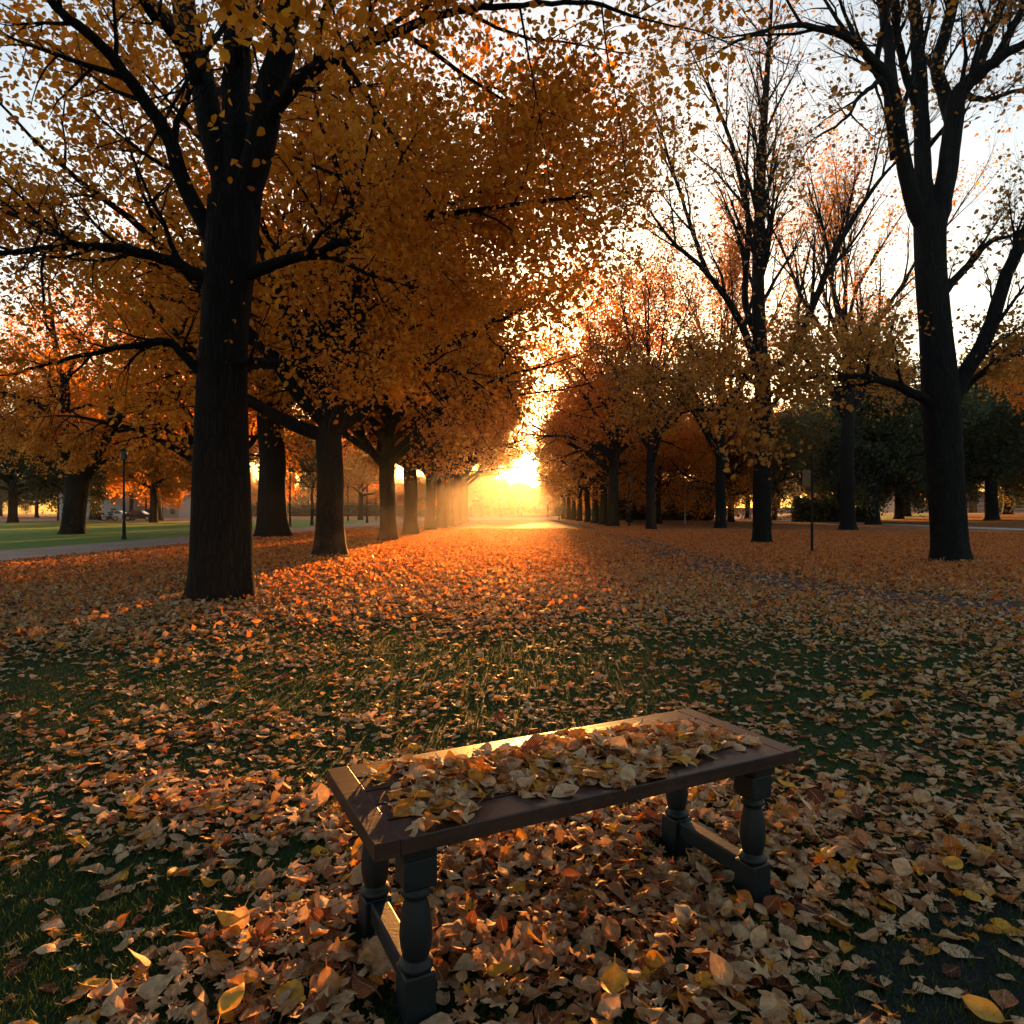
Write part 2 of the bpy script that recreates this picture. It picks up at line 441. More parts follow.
sheet("lawn", [(-200, 20), (-200, 78)], [(-16.5, 20), (-16.5, 78)], M_LAWN, .004)
sheet("lawn", [(-60, 78.2), (-38, 110)], [(-16.5, 78.2), (-16.5, 110)], M_LAWN, .004)
ribbon("footpath", [(-14.4, -20), (-14.5, 10), (-14.6, 24), (-14.7, 40), (-14.8, 70), (-14.9, 100), (-15, 160)], [3.7] * 7, M_PATH, .012)
sheet("road", [(-260, 84), (-260, 122)], [(-62, 84), (-40, 122)], M_ROAD, .008)
sheet("plaza", [(-7.5, 108), (-10, 140), (-12, 164)], [(7.2, 112), (9, 140), (16, 164)], M_PATH, .012)
ribbon("footpath", [(7.5, 117), (24, 120), (34, 118), (40, 104), (38.5, 80), (37, 60), (36, 48), (42, 36), (60, 24), (90, 10)], [3.2, 3, 3, 3, 3, 3.4, 3.6, 3.6, 3.6, 3.6], M_CONCRETE, .016)
ribbon("footpath", [(37, 117), (43, 135), (48, 160), (52, 200)], [3.5, 4, 5, 6], M_CONCRETE, .020)
SHADE_STRIP = [(6.2, 100), (5.9, 60), (5.3, 30), (4.7, 18), (4.6, 13.5), (5.0, 10.8), (6.3, 9.0), (9, 7.6), (14, 6.4)]
ribbon('footpath', SHADE_STRIP, [1.5] * 9, M_SHADESTRIP, .006)  # dark sheet laid in for the long tree shadow of the right row
sheet("lawn", [(44, 92), (46, 108)], [(90, 92), (90, 108)], M_LAWN, .004)
# a strip of bare dark ground at the right of the bench
ribbon("bare_ground", [(0.85, 1.0), (1.25, 1.7), (1.75, 2.25), (2.9, 2.6)], [.7, .75, .55, .2], M_SOIL, .004)

# ------------------------------------------------------------------ trees
class Tree:
    def __init__(self, seed):
        self.r = random.Random(seed); self.g = np.random.default_rng(seed)
        self.tr_v, self.tr_q, self.br_v, self.br_q = [], [], [], []
        self.nt = self.nb = 0
        self.lp, self.ld = [], []

    def tube(self, P, R, n, thick, flare=False):
        P = np.asarray(P, float); R = np.asarray(R, float)
        T = np.gradient(P, axis=0); T /= (np.linalg.norm(T, axis=1)[:, None] + 1e-9)
        ref = np.array([0, 1.0, 0]) if abs(T[0][1]) < .8 else np.array([1.0, 0, 0])
        N = np.cross(T, ref); N /= (np.linalg.norm(N, axis=1)[:, None] + 1e-9)
        B = np.cross(T, N)
        a = np.linspace(0, 2 * np.pi, n, endpoint=False)
        rad = R[:, None] * np.ones((1, n))
        if flare:
            z = P[:, 2] - P[0, 2]
            ph = self.r.random() * 6.28
            lob = 1 + .22 * np.cos(5 * a + ph) + .12 * np.cos(3 * a + 2 * ph)
            rad = rad * (1 + .42 * np.exp(-z / .28)[:, None] * lob[None, :] + .12 * np.exp(-z / .9)[:, None])
            k = self.g.normal(size=6)
            rad *= 1 + .035 * np.sin(2 * a[None, :] + k[0] + z[:, None] * .8) + .025 * np.sin(5 * a[None, :] + k[1] + z[:, None] * 1.3)
        V = P[:, None, :] + rad[..., None] * (np.cos(a)[None, :, None] * N[:, None, :] + np.sin(a)[None, :, None] * B[:, None, :])
        m = len(P)
        i = np.arange(m - 1)[:, None] * n; j = np.arange(n)[None, :]; j2 = (j + 1) % n
        Q = np.stack([i + j, i + j2, i + n + j2, i + n + j], -1).reshape(-1, 4)
        if thick:
            self.tr_v.append(V.reshape(-1, 3)); self.tr_q.append(Q + self.nt); self.nt += m * n
        else:
            self.br_v.append(V.reshape(-1, 3)); self.br_q.append(Q + self.nb); self.nb += m * n

    def curve(self, ctrl, radii, n_per=5, wob=.02):
        """smooth polyline through control points"""
        C = np.asarray(ctrl, float); out = []; rr = []
        for k in range(len(C) - 1):
            p0 = C[max(0, k - 1)]; p1 = C[k]; p2 = C[k + 1]; p3 = C[min(len(C) - 1, k + 2)]
            for s in range(n_per):
                t = s / n_per
                out.append(.5 * ((2 * p1) + (-p0 + p2) * t + (2 * p0 - 5 * p1 + 4 * p2 - p3) * t * t + (-p0 + 3 * p1 - 3 * p2 + p3) * t ** 3))
                rr.append(radii[k] * (1 - t) + radii[k + 1] * t)
        out.append(C[-1]); rr.append(radii[-1])
        P = np.array(out)
        if wob: P[1:-1] += self.g.normal(size=(len(P) - 2, 3)) * wob
        return P, np.array(rr)

    def perp(self, d, ang, az):
        ref = np.array([0, 0, 1.0]) if abs(d[2]) < .9 else np.array([1.0, 0, 0])
        n = np.cross(d, ref); n /= np.linalg.norm(n); b = np.cross(d, n)
        return d * math.cos(ang) + (n * math.cos(az) + b * math.sin(az)) * math.sin(ang)

    def grow(self, p, d, L, r, lev, S):
        seg = 4 if lev >= S['max'] else (5 if lev >= 2 else 8)
        P = [np.array(p, float)]; d = np.array(d, float); d /= np.linalg.norm(d)
        D = [d]
        for k in range(seg):
            d = d + self.g.normal(size=3) * S['wig'] + np.array([0, 0, S['trop'][min(lev, len(S['trop']) - 1)]]) / seg
            d /= np.linalg.norm(d)
            P.append(P[-1] + d * L / seg); D.append(d)
        P = np.array(P); t = np.linspace(0, 1, seg + 1)
        R = r * (1 - .8 * t)
        self.tube(P, R, 9 if r > .06 else (5 if r > .02 else 3), r > .035)
        self.spawn(P, D, R, L, lev, S)

    def spawn(self, P, D, R, L, lev, S, t0=None, nmul=1.0):
        P = np.asarray(P); m = len(P) - 1
        if lev < S['max']:
            n = max(1, int(round(S['n'][lev] * nmul * self.r.uniform(.8, 1.2))))
            az = self.r.random() * 6.28
            lo = S['t0'] if t0 is None else t0
            for k in range(n):
                t = lo + (1 - lo) * (k + self.r.random() * .8) / n
                i = min(m - 1, int(t * m)); f = t * m - i
                q = P[i] * (1 - f) + P[i + 1] * f
                rr = R[i] * (1 - f) + R[i + 1] * f
                az += 2.4 + self.r.uniform(-.5, .5)
                d = np.asarray(D[i]); c = self.perp(d, S['ang'][lev] * self.r.uniform(.7, 1.3), az)
                c = c + np.array([0, 0, S['up'][lev]]); c /= np.linalg.norm(c)
                ln = L * S['ratio'][lev] * (1 - .45 * t) * self.r.uniform(.7, 1.25)
                if lev + 1 >= S['max'] and S.get('twig'): ln = S['twig'] * self.r.uniform(.6, 1.4)
                self.grow(q, c, ln, max(.004, min(rr * .62, ln * .03)), lev + 1, S)
            # the leader goes on as one more shoot
            self.grow(P[-1], D[-1], L * S['ratio'][lev] * .6, R[-1] * .9, lev + 1, S)
        if lev >= S['max'] - S.get('leaflev', 0):
            n = S['leaves'] if lev >= S['max'] else int(S['leaves'] * .6)
            if n >= 1 or self.r.random() < n:
                n = max(1, int(n * self.r.uniform(.5, 1.5)))
                t = self.g.uniform(.15, 1.05, n) * m
                i = np.clip(t.astype(int), 0, m - 1); f = (t - i)[:, None]
                q = P[i] * (1 - f) + P[i + 1] * f + self.g.normal(size=(n, 3)) * S['lspread'] * np.array([1, 1, .6])
                q[:, 2] -= abs(self.g.normal(size=n)) * S['lspread'] * .5
                self.lp.append(q)

    def leaf_mesh(self, size, mat, keep=None, droop=.5):
        P = np.concatenate(self.lp) if self.lp else np.zeros((0, 3))
        if keep is not None: P = P[keep(P)]
        N = len(P); g = self.g
        d = g.normal(size=(N, 3)); d[:, 2] = d[:, 2] * .5 - droop; d /= np.linalg.norm(d, axis=1)[:, None]
        s = g.normal(size=(N, 3)); s -= d * (s * d).sum(1)[:, None]; s /= np.linalg.norm(s, axis=1)[:, None]
        u = np.cross(d, s)
        sz = size * np.clip(g.lognormal(0, .30, N), .5, 1.9)[:, None]
        base = [(0, 0, 0), (.28, .36, .1), (.66, .30, .08), (1, 0, -.06), (.66, -.30, .08), (.28, -.36, .1)]
        V = np.stack([P + sz * (a * d + b * s + c * u) for a, b, c in base], 1)
        k = np.arange(N)[:, None] * 6
        Q = np.concatenate([k + np.array([[0, 1, 2, 3]]), k + np.array([[0, 3, 4, 5]])])
        cl = np.repeat(np.clip(g.normal(.5, .22, N), 0, 1), 6)
        return quads_mesh("crown", V.reshape(-1, 3), Q, mat, {'rnd': cl})

    def finish(self, root, size, leaf, keep=None, droop=.5):
        loc = np.array(root.location)
        def build(v, q, name, sm):
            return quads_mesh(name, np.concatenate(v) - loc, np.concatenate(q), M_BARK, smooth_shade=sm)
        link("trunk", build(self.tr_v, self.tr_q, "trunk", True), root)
        if self.br_v: link("branches", build(self.br_v, self.br_q, "branches", False), root)
        if self.lp:
            for i in range(len(self.lp)): self.lp[i] = self.lp[i] - loc
            link("crown", self.leaf_mesh(size, leaf, keep, droop), root)
        return root

def limb(T, pix, w, S, tip=None, lev=1, nmul=1.0, t0=.25, dens=5):
    """a limb laid out through points seen in the photograph, each with its own depth"""
    C = [wp(a, b, y) for a, b, y in pix]
    rad = [wi / F * y / 2 for wi, (_, _, y) in zip(w, pix)]
    P, R = T.curve(C, rad, dens, .012)
    T.tube(P, R, 11 if max(rad) > .1 else 8, True)
    D = np.gradient(P, axis=0); D /= np.linalg.norm(D, axis=1)[:, None]
    L = np.linalg.norm(np.diff(P, axis=0), axis=1).sum()
    T.spawn(P, D, R, L, lev, S, t0=t0, nmul=nmul)

def bole(T, base, pix, w, Y, n=28):
    C = [wp(a, b, Y) for a, b in pix]; C[0][2] = base[2] - .12
    R = [x / F * Y / 2 for x in w]
    P, RR = T.curve(C, R, 9, 0)
    T.tube(P, RR, n, True, flare=True)

# --- the big tree close by on the left
S_NEAR = dict(max=3, n=[0, 9, 8, 0], ang=[.9, .85, .8, .7], ratio=[.6, .42, .42, .4], up=[0, .05, -.05, -.1], trop=[.1, .12, 0, -.25],
              wig=.12, t0=.3, leaves=120, leaflev=1, lspread=.19, twig=.8)
Y0 = 9.7
b0 = gp(220, 600)
t = thing("avenue_tree", "huge dark trunk with orange canopy at the front of the left row", "tree", (b0[0], Y0, 0), 0)
T = Tree(11)
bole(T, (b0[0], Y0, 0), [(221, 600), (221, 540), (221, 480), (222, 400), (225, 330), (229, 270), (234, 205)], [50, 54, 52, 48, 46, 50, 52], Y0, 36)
Y = Y0
limb(T, [(226, 262, Y), (192, 200, Y - .1), (165, 132, Y - .4), (112, 58, Y - 1), (55, 5, Y - 1.6), (10, -60, Y - 2)], [20, 16, 14, 11, 9, 5], S_NEAR)
limb(T, [(228, 205, Y), (212, 130, Y + .1), (196, 60, Y + .4), (182, 0, Y + .6), (160, -120, Y + 1), (120, -220, Y + 1.4)], [26, 25, 24, 22, 16, 6], S_NEAR, nmul=.7)
limb(T, [(203, 90, Y + .2), (180, 45, Y - .3), (140, -5, Y - .9), (90, -70, Y - 1.5)], [14, 11, 9, 5], S_NEAR)
limb(T, [(236, 210, Y), (237, 110, Y), (238, 0, Y), (240, -120, Y - .2), (250, -240, Y - .6)], [26, 27, 25, 18, 6], S_NEAR, nmul=.7)
limb(T, [(244, 215, Y), (262, 130, Y - .2), (280, 50, Y - .5), (292, 0, Y - .8), (330, -110, Y - 1.2), (360, -200, Y - 1.5)], [28, 29, 26, 22, 15, 6], S_NEAR, nmul=.7)
limb(T, [(262, 130, Y - .2), (285, 95, Y - .5), (312, 70, Y - .9), (352, 50, Y - 1.4), (402, 30, Y - 2), (455, 11, Y - 2.5), (522, 4, Y - 3), (590, 4, Y - 3.4), (640, 18, Y - 3.7)], [17, 15, 13, 11, 9, 7, 5, 4, 2.5], S_NEAR, nmul=1.5)
limb(T, [(222, 300, Y), (203, 278, Y - .1), (160, 258, Y - .3), (110, 247, Y - .7), (60, 247, Y - 1.2), (0, 254, Y - 1.6), (-60, 250, Y - 2)], [16, 13, 11, 9, 7, 5, 3], S_NEAR, nmul=1.2)
limb(T, [(80, 247, Y - 1), (48, 230, Y - .8), (0, 209, Y - .6), (-50, 190, Y - .4)], [7, 6, 4, 3], S_NEAR)
limb(T, [(230, 292, Y), (252, 273, Y - .1), (280, 262, Y - .1), (322, 251, Y - .3), (352, 239, Y - .6), (384, 223, Y - .9), (452, 213, Y - 1.3), (556, 199, Y - 1.9), (610, 196, Y - 2.3)], [15, 13, 11, 9, 8, 6, 5, 3.5, 2], S_NEAR, nmul=1.4)
limb(T, [(384, 223, Y - .9), (430, 212, Y - .5), (475, 192, Y - .1), (556, 172, Y + .2), (592, 152, Y + .4)], [6, 5, 4, 3, 2], S_NEAR, nmul=1.3)
limb(T, [(222, 385, Y), (198, 370, Y - .1), (168, 343, Y - .3), (120, 347, Y - .7), (60, 360, Y - 1.1), (14, 374, Y - 1.4)], [14, 10, 8, 6, 4, 2.5], S_NEAR)
limb(T, [(226, 366, Y), (248, 362, Y - .2), (295, 362, Y - .5), (318, 351, Y - .7), (350, 352, Y - 1)], [11, 8, 6, 5, 2.5], S_NEAR, nmul=.7)
limb(T, [(240, 60, Y), (232, 0, Y - 2), (230, -60, Y - 3.5), (225, -40, Y - 5)], [12, 10, 7, 3], S_NEAR, nmul=.9)
def near_keep(P):
    r = T.g.random(len(P)); yy = P[:, 1]; xx = P[:, 0] + b0[0]
    front = yy < .1; near = ((np.abs(P[:, 0]) < .75 + .12 * P[:, 2] / 4) | (np.abs(P[:, 0] + .43 * yy) < .75)) & (yy < .2) & ((P[:, 2] - H) / (yy + Y0) < .68)
    return (P[:, 2] < 11.5) & (P[:, 2] > 2.6) & ~(near & (r > .012)) & (~front | (r < .10) | ((xx > -1.6) & (r < .75))) & (xx < .75 + 1.35 * smooth(4.0, 5.3, P[:, 2]) + .2 * T.g.normal(size=len(P))) & ((xx < .9) | (r > .35))
T.finish(t, .060, M_ORANGE, keep=near_keep)

# --- generic crowns
def gen_tree(seed, base, h, r0, S, spread, fork, nl, size, mat, label, name="avenue_tree", group=None, lean=0, tall=.55, ldroop=.5, keep=None, rise=.55, kz=(5.5, 9.5), low=0.0):
    x, y = base[0], base[1]; z = float(ground_z(x, y))
    root = thing(name, label, "tree", (x, y, z), 0, group)
    T = Tree(seed); g = T.r
    C = [np.array([x, y, z - .12])]; R = [r0]
    top = h * tall
    zz = np.linspace(fork * .35, top, 6)
    for k, q in enumerate(zz):
        f = max(0, (q - fork) / (top - fork)) if top > fork else 0
        C.append(np.array([x + lean * q + g.uniform(-.12, .12) * q * .15, y + g.uniform(-.1, .1) * q * .15, z + q])); R.append(r0 * (.9 - .65 * f))
    P, RR = T.curve(C, R, 7, 0)
    T.tube(P, RR, 22, True, flare=True)
    D = np.gradient(P, axis=0); D /= np.linalg.norm(D, axis=1)[:, None]
    zs = P[:, 2] - z
    az = g.random() * 6.28
    for k in range(nl):
        u = (k + .5) / nl
        q = fork * .92 + (top - fork * .92) * u ** 1.15
        i = int(np.argmin(abs(zs - q)))
        az += 2.4 + g.uniform(-.35, .35)
        el = rise + (1.35 - rise) * u ** 1.3 + g.uniform(-.12, .12)
        d = np.array([math.cos(az) * math.cos(el), math.sin(az) * math.cos(el), math.sin(el)])
        L = spread * (1 - .15 * u) * g.uniform(.85, 1.15) if el < 1 else max(spread * .7, (h - q) * .75) * g.uniform(.85, 1.1)
        T.grow(P[i], d, L, max(.05, min(RR[i] * .62, L * .035)), 1, S)
    T.finish(root, size, mat, keep or (lambda P: (np.hypot(P[:, 0], P[:, 1]) < spread * (.70 + .50 * smooth(kz[0], kz[1], P[:, 2])) + T.g.normal(size=len(P)) * .3) & (P[:, 2] > low) & ((P[:, 2] > fork + 1.9) | (np.hypot(P[:, 0], P[:, 1]) > 3.2))), ldroop)
    return root

S_ROW = dict(max=3, n=[0, 8, 7, 0], ang=[.9, .8, .75, .7], ratio=[.6, .45, .45, .4], up=[0, .02, -.1, -.2], trop=[.1, .05, -.1, -.3],
             wig=.13, t0=.22, leaves=36, leaflev=1, lspread=.28, twig=1.3)
S_BARE = dict(max=4, n=[0, 8, 6, 4, 0], ang=[.5, .5, .5, .55, .5], ratio=[.6, .5, .5, .5, .5], up=[0, .35, .25, .15, .1], trop=[.3, .35, .2, .15, .1],
              wig=.08, t0=.18, leaves=2.2, leaflev=0, lspread=.25, twig=1.1)
S_SPARSE = dict(S_BARE, leaves=5, max=4)
S_DENSE = dict(S_ROW, leaves=60, lspread=.5)

# left row
ROW_L = [(330, 557), (388, 541), (411, 535)]
bs = [gp(*p) for p in ROW_L]
rowA = gen_tree(21, bs[0], 17, .39, S_ROW, 8.2, 3.5, 18, .13, M_ORANGE, "second tree of the left row, thick trunk forking low under orange leaves", rise=.45, tall=.36)
rowB = gen_tree(22, bs[1], 17, .36, S_ROW, 8.2, 3.2, 18, .14, M_ORANGE, "third tree of the left row, with dark bole and broad orange crown", rise=.45, tall=.36)
words = ["fourth", "fifth", "sixth", "seventh", "eighth", "ninth", "tenth", "eleventh", "twelfth", "thirteenth", "fourteenth"]
ds = [37.1, 47, 55, 63, 72, 81, 90]
rowD = None
rng = random.Random(5)
for k, d in enumerate(ds):
    x = -5.5 - .012 * (d - 37)
    s = rng.uniform(.92, 1.08)
    lab = "%s trunk of the left avenue row, counting away from the camera" % words[k]
    if k < 2: dup(rowB if k % 2 else rowA, (x, d, 0), 1.3 + k * 2.1, (s, s, rng.uniform(.98, 1.08)), label=lab)
    elif rowD is None: rowD = gen_tree(24, (x, d), 18, .40, S_ROW, 8.0, 4.8, 18, .15, M_ORANGE, lab, rise=.5, tall=.42, low=6.0)
    else: dup(rowD, (x, d, 0), 1.3 + k * 2.1, (s, s, rng.uniform(.98, 1.06)), label=lab)

dup(rowA, (-18.6, 41.5, 0), 2.9, (1.15, 1.15, 1.15), label="orange crown whose trunk stands hidden behind the huge front trunk")
dup(rowB, (-40.5, 63, 0), .9, (1.2, 1.2, 1.25), label="tall orange tree directly behind the V-forked tree on the lawn")
# unseen avenue trees added behind the camera to shade the foreground
for k, (x, y) in enumerate([(-6.5, -7.5), (9.5, -18), (1.5, -26)]):
    dup(rowB, (x, y, 0), k * 1.3, (1, 1, 1), label="unseen avenue tree added behind the viewer to shade the foreground", group="shade trees added behind the viewer")
# right row far part
rowC = gen_tree(23, (9.0, 61), 21, .45, S_ROW, 8.8, 4.2, 20, .15, M_ORANGE, "orange avenue tree of the right row, second behind the slender bare one", rise=.5, kz=(9.0, 13))
rowC.scale = (1.12, 1.12, 1.16)
wordsr = ["third", "fourth", "fifth", "sixth", "seventh", "eighth", "ninth"]
for k, (x, d) in enumerate([(9.1, 68), (9.3, 76), (9.4, 85), (9.4, 95), (9.4, 104), (9.4, 113), (9.4, 124)]):
    s = rng.uniform(.80, .92)
    dup(rowC, (x, d, 0), .7 + k * 1.9, (s, s, s), label="%s tree of the right row's glowing far part, counting away" % wordsr[k])

# --- right hand trees
Y = 17.1
b1 = gp(950, 562)
t = thing("avenue_tree", "big nearly bare tree at right with thick forking limbs", "tree", (b1[0], Y, 0), 0)
S_RN = dict(max=4, n=[0, 9, 7, 4, 0], ang=[.7, .6, .6, .6, .6], ratio=[.5, .36, .42, .5, .5], up=[0, .25, .15, .05, 0], trop=[.1, .2, .1, .05, 0],
            wig=.12, t0=.25, leaves=1.2, leaflev=0, lspread=.12, twig=.7)
T = Tree(31)
bole(T, (b1[0], Y, 0), [(950, 562), (948, 520), (945, 470), (941, 400), (935, 330), (931, 270), (930, 215)], [30, 32, 32, 33, 29, 29, 30], Y, 30)
limb(T, [(930, 235, Y), (914, 203, Y - .1), (902, 150, Y - .3), (893, 92, Y - .6), (874, 62, Y - 1), (843, 36, Y - 1.4), (796, 25, Y - 1.8), (753, 35, Y - 2.2), (722, 50, Y - 2.5)], [18, 16, 14, 13, 10, 7, 5, 3.5, 2], S_RN)
limb(T, [(894, 100, Y - .6), (889, 50, Y - .3), (882, 0, Y), (872, -80, Y + .4)], [11, 10, 9, 5], S_RN)
limb(T, [(931, 225, Y), (924, 180, Y + .2), (921, 98, Y + .5), (917, 40, Y + .8), (913, -10, Y + 1), (905, -110, Y + 1.4)], [17, 16, 14, 12, 11, 5], S_RN)
limb(T, [(921, 120, Y + .5), (900, 50, Y), (896, 0, Y - .3), (890, -60, Y - .5)], [9, 7, 6, 3], S_RN)
limb(T, [(934, 232, Y), (942, 200, Y), (952, 140, Y), (957, 98, Y - .1), (975, 78, Y - .3), (1000, 58, Y - .7), (1026, 42, Y - 1.1), (1080, 10, Y - 1.8)], [20, 19, 18, 17, 13, 10, 8, 5], S_RN)
limb(T, [(953, 130, Y), (946, 100, Y + .4), (937, 66, Y + .8), (948, 24, Y + 1), (957, -20, Y + 1.2), (965, -90, Y + 1.4)], [13, 13, 12, 11, 10, 5], S_RN)
limb(T, [(974, 79, Y - .3), (990, 34, Y + .3), (1003, 0, Y + .6), (1020, -60, Y + 1)], [10, 9, 8, 4], S_RN)
limb(T, [(999, 58, Y - .7), (1014, 25, Y - .4), (1035, -20, Y)], [8, 7, 4], S_RN)
limb(T, [(960, 92, Y), (985, 100, Y + .6), (1010, 92, Y + 1), (1050, 88, Y + 1.4)], [7, 5, 4, 3], S_RN)
limb(T, [(948, 420, Y), (958, 388, Y - .1), (988, 332, Y - .3), (1007, 275, Y - .5), (1026, 232, Y - .8), (1060, 150, Y - 1.2)], [17, 15, 14, 12, 11, 6], S_RN)
limb(T, [(936, 310, Y), (946, 290, Y), (968, 266, Y + .3), (988, 243, Y + .6), (1015, 235, Y + 1)], [9, 8, 7, 5, 3], S_RN, nmul=.8)
S_RNL = dict(S_RN, leaves=9, lspread=.2)
limb(T, [(940, 412, Y), (920, 396, Y - .1), (890, 383, Y - .4), (866, 377, Y - .8), (831, 377, Y - 1.2), (792, 380, Y - 1.6), (770, 396, Y - 1.9)], [13, 10, 8, 6.5, 5, 4, 2], S_RNL)
limb(T, [(950, 402, Y), (966, 388, Y + .2), (992, 365, Y + .5), (1026, 352, Y + .9), (1060, 345, Y + 1.2)], [9, 7, 6, 5, 3], S_RNL)
limb(T, [(893, 160, Y - .3), (884, 84, Y - 1), (874, 86, Y - 1.2), (858, 98, Y - 1.5), (846, 118, Y - 1.8), (820, 135, Y - 2)], [6, 6, 5, 4, 3, 2], S_RN)
T.finish(t, .10, M_BROWN)

Y = 27.5
b2 = gp(762, 543)
t = thing("avenue_tree", "slender tall tree with wide V of thin limbs, just left of the signpost", "tree", (b2[0], Y, 0), 0)
T = Tree(32)
S_R2 = dict(S_BARE, leaves=2.6, n=[0, 9, 6, 4, 0], twig=1.0, lspread=.25)
S_R2L = dict(S_R2, leaves=10, lspread=.35)
bole(T, (b2[0], Y, 0), [(762, 543), (762, 500), (763, 440), (763, 390), (759, 330), (758, 260), (760, 200), (764, 120), (770, 30), (775, -60)], [15, 17, 17, 16, 13, 11, 10, 7, 4, 1.5], Y, 24)
pp, rr = T.curve([wp(a, b, Y) for a, b in [(763, 390), (759, 330), (758, 260), (760, 200), (764, 120), (770, 30), (775, -60)]], [.25, .2, .16, .14, .1, .06, .02], 5, 0)
dd = np.gradient(pp, axis=0); dd /= np.linalg.norm(dd, axis=1)[:, None]
T.spawn(pp, dd, rr, 13, 1, dict(S_R2, n=[0, 34, 6, 4, 0], ratio=[.6, .36, .5, .5, .5]), t0=.2)
limb(T, [(761, 385, Y), (752, 352, Y - .2), (735, 312, Y - .5), (706, 272, Y - 1), (672, 242, Y - 1.5), (652, 214, Y - 2)], [9, 8, 7, 5, 3.5, 2], S_R2)
limb(T, [(706, 272, Y - 1), (690, 222, Y - .7), (668, 155, Y - .4), (655, 110, Y)], [5, 4, 3, 1.5], S_R2)
limb(T, [(766, 372, Y), (792, 352, Y - .3), (815, 300, Y - .7), (835, 252, Y - 1), (872, 190, Y - 1.4), (898, 160, Y - 1.8)], [8, 7.5, 7, 6, 4, 2], S_R2)
limb(T, [(759, 340, Y), (745, 300, Y + .6), (748, 220, Y + 1.2), (730, 140, Y + 1.8), (705, 80, Y + 2.2)], [7, 6.5, 5.5, 4, 2], S_R2)
limb(T, [(762, 430, Y), (745, 415, Y - .6), (700, 410, Y - 1.2), (660, 420, Y - 1.8)], [5, 4, 3, 1.5], S_R2L)
limb(T, [(764, 420, Y), (785, 392, Y + .5), (830, 380, Y + 1), (870, 385, Y + 1.6)], [5, 4, 3, 1.5], S_R2L)
limb(T, [(762, 400, Y), (750, 380, Y + .6), (700, 372, Y + 1.5), (660, 380, Y + 2.2)], [5, 4, 3, 1.5], S_R2L)
T.finish(t, .11, M_BROWN)

gen_tree(41, gp(651, 530), 22, .33, S_BARE, 6.5, 5.0, 13, .14, M_BROWN, "bare upright tree at the front of the right row's glowing part", tall=.5, rise=.85)
gen_tree(42, (16.3, 53.4), 25, .40, S_SPARSE, 7, 5.5, 13, .15, M_BROWN, "thin brown tree standing just left behind the slender V-shaped one", tall=.55, rise=.8)
gen_tree(43, gp(848, 530), 28, .50, S_BARE, 8.5, 7.5, 15, .15, M_BROWN, "tall bare tree with straight trunk between the signpost and the big right tree", tall=.6, rise=.85)
# fuller crowns behind on the right
for k, (x, y, h, sp, fk, mat, lab) in enumerate([
        (31, 33, 14, 6.5, 2.6, M_ORANGE, "broad orange tree at the right edge behind the big bare one"),
        (15.5, 72, 13, 6.0, 3.2, M_ORANGE, "low orange tree behind the right row, beside the dark hedge"),
        (24, 64, 12, 6.0, 3.0, M_OLIVE, "olive and orange tree behind the signpost")]):
    fills = [] if k == 0 else fills
    fills.append(gen_tree(50 + k, (x, y), h, .3, S_DENSE, sp, fk, 14, .14, mat, lab, name="park_tree", rise=.25))

# copies of these fill the wood behind the right row
FILL_R = [(19.5, 64, 0, .95, "orange tree behind the slender trees, nearest of the thicket right of centre"), (27, 84, 2, 1.25, "tall olive tree in the thicket behind the two slender trees"),
          (19, 92, 1, 1.3, "orange tree above the long dark hedge"),
          (31, 97, 2, 1.4, "olive tree above the dark hedge's right end"), (56, 70, 2, 1.2, "olive crown at the right edge above the dark grove"), (14.5, 84, 1, 1.15, "orange crown close behind the glowing right row"),
          (26, 110, 0, 1.4, "farther tall orange tree seen over the hedge"), (40, 104, 1, 1.4, "tall orange tree behind the dark grove's left end"), (15, 104, 0, 1.2, "farthest orange crown just behind the right row")]
# left side trees
for k, (x, y, i, s, lab) in enumerate(FILL_R):
    dup(fills[i], (x, y, float(ground_z(x, y)) - .05), k * 2.2 + 1, (s, s, s), label=lab)
Yl = 38.8
bl = gp(73, 534)
t = thing("park_tree", "tree with low V fork and a bright orange leaf spray, on the left lawn", "tree", (bl[0], Yl, 0), 0)
T = Tree(61)
bole(T, (bl[0], Yl, 0), [(73, 534), (74, 515), (76, 495), (77, 475), (78, 465)], [18, 19, 19, 22, 24], Yl, 22)
S_LF = dict(S_ROW, leaves=20, twig=1.2)
limb(T, [(74, 480, Yl), (67, 450, Yl), (63, 420, Yl), (66, 392, Yl + .3), (56, 350, Yl + .6), (50, 300, Yl + 1)], [14, 12, 10, 8, 6, 3], S_LF)
limb(T, [(79, 482, Yl), (92, 465, Yl), (105, 440, Yl - .3), (124, 412, Yl - .6), (150, 397, Yl - 1), (190, 388, Yl - 1.5)], [14, 13, 10, 8, 6, 3], S_LF)
limb(T, [(105, 440, Yl - .3), (112, 400, Yl), (100, 370, Yl + .5), (110, 320, Yl + 1)], [8, 6, 5, 2], S_LF)
limb(T, [(66, 430, Yl), (40, 405, Yl - 1), (10, 395, Yl - 2), (-20, 380, Yl - 3)], [7, 6, 4, 2], S_LF)
T.finish(t, .17, M_ORANGE, keep=lambda P: P[:, 2] > 6.6)
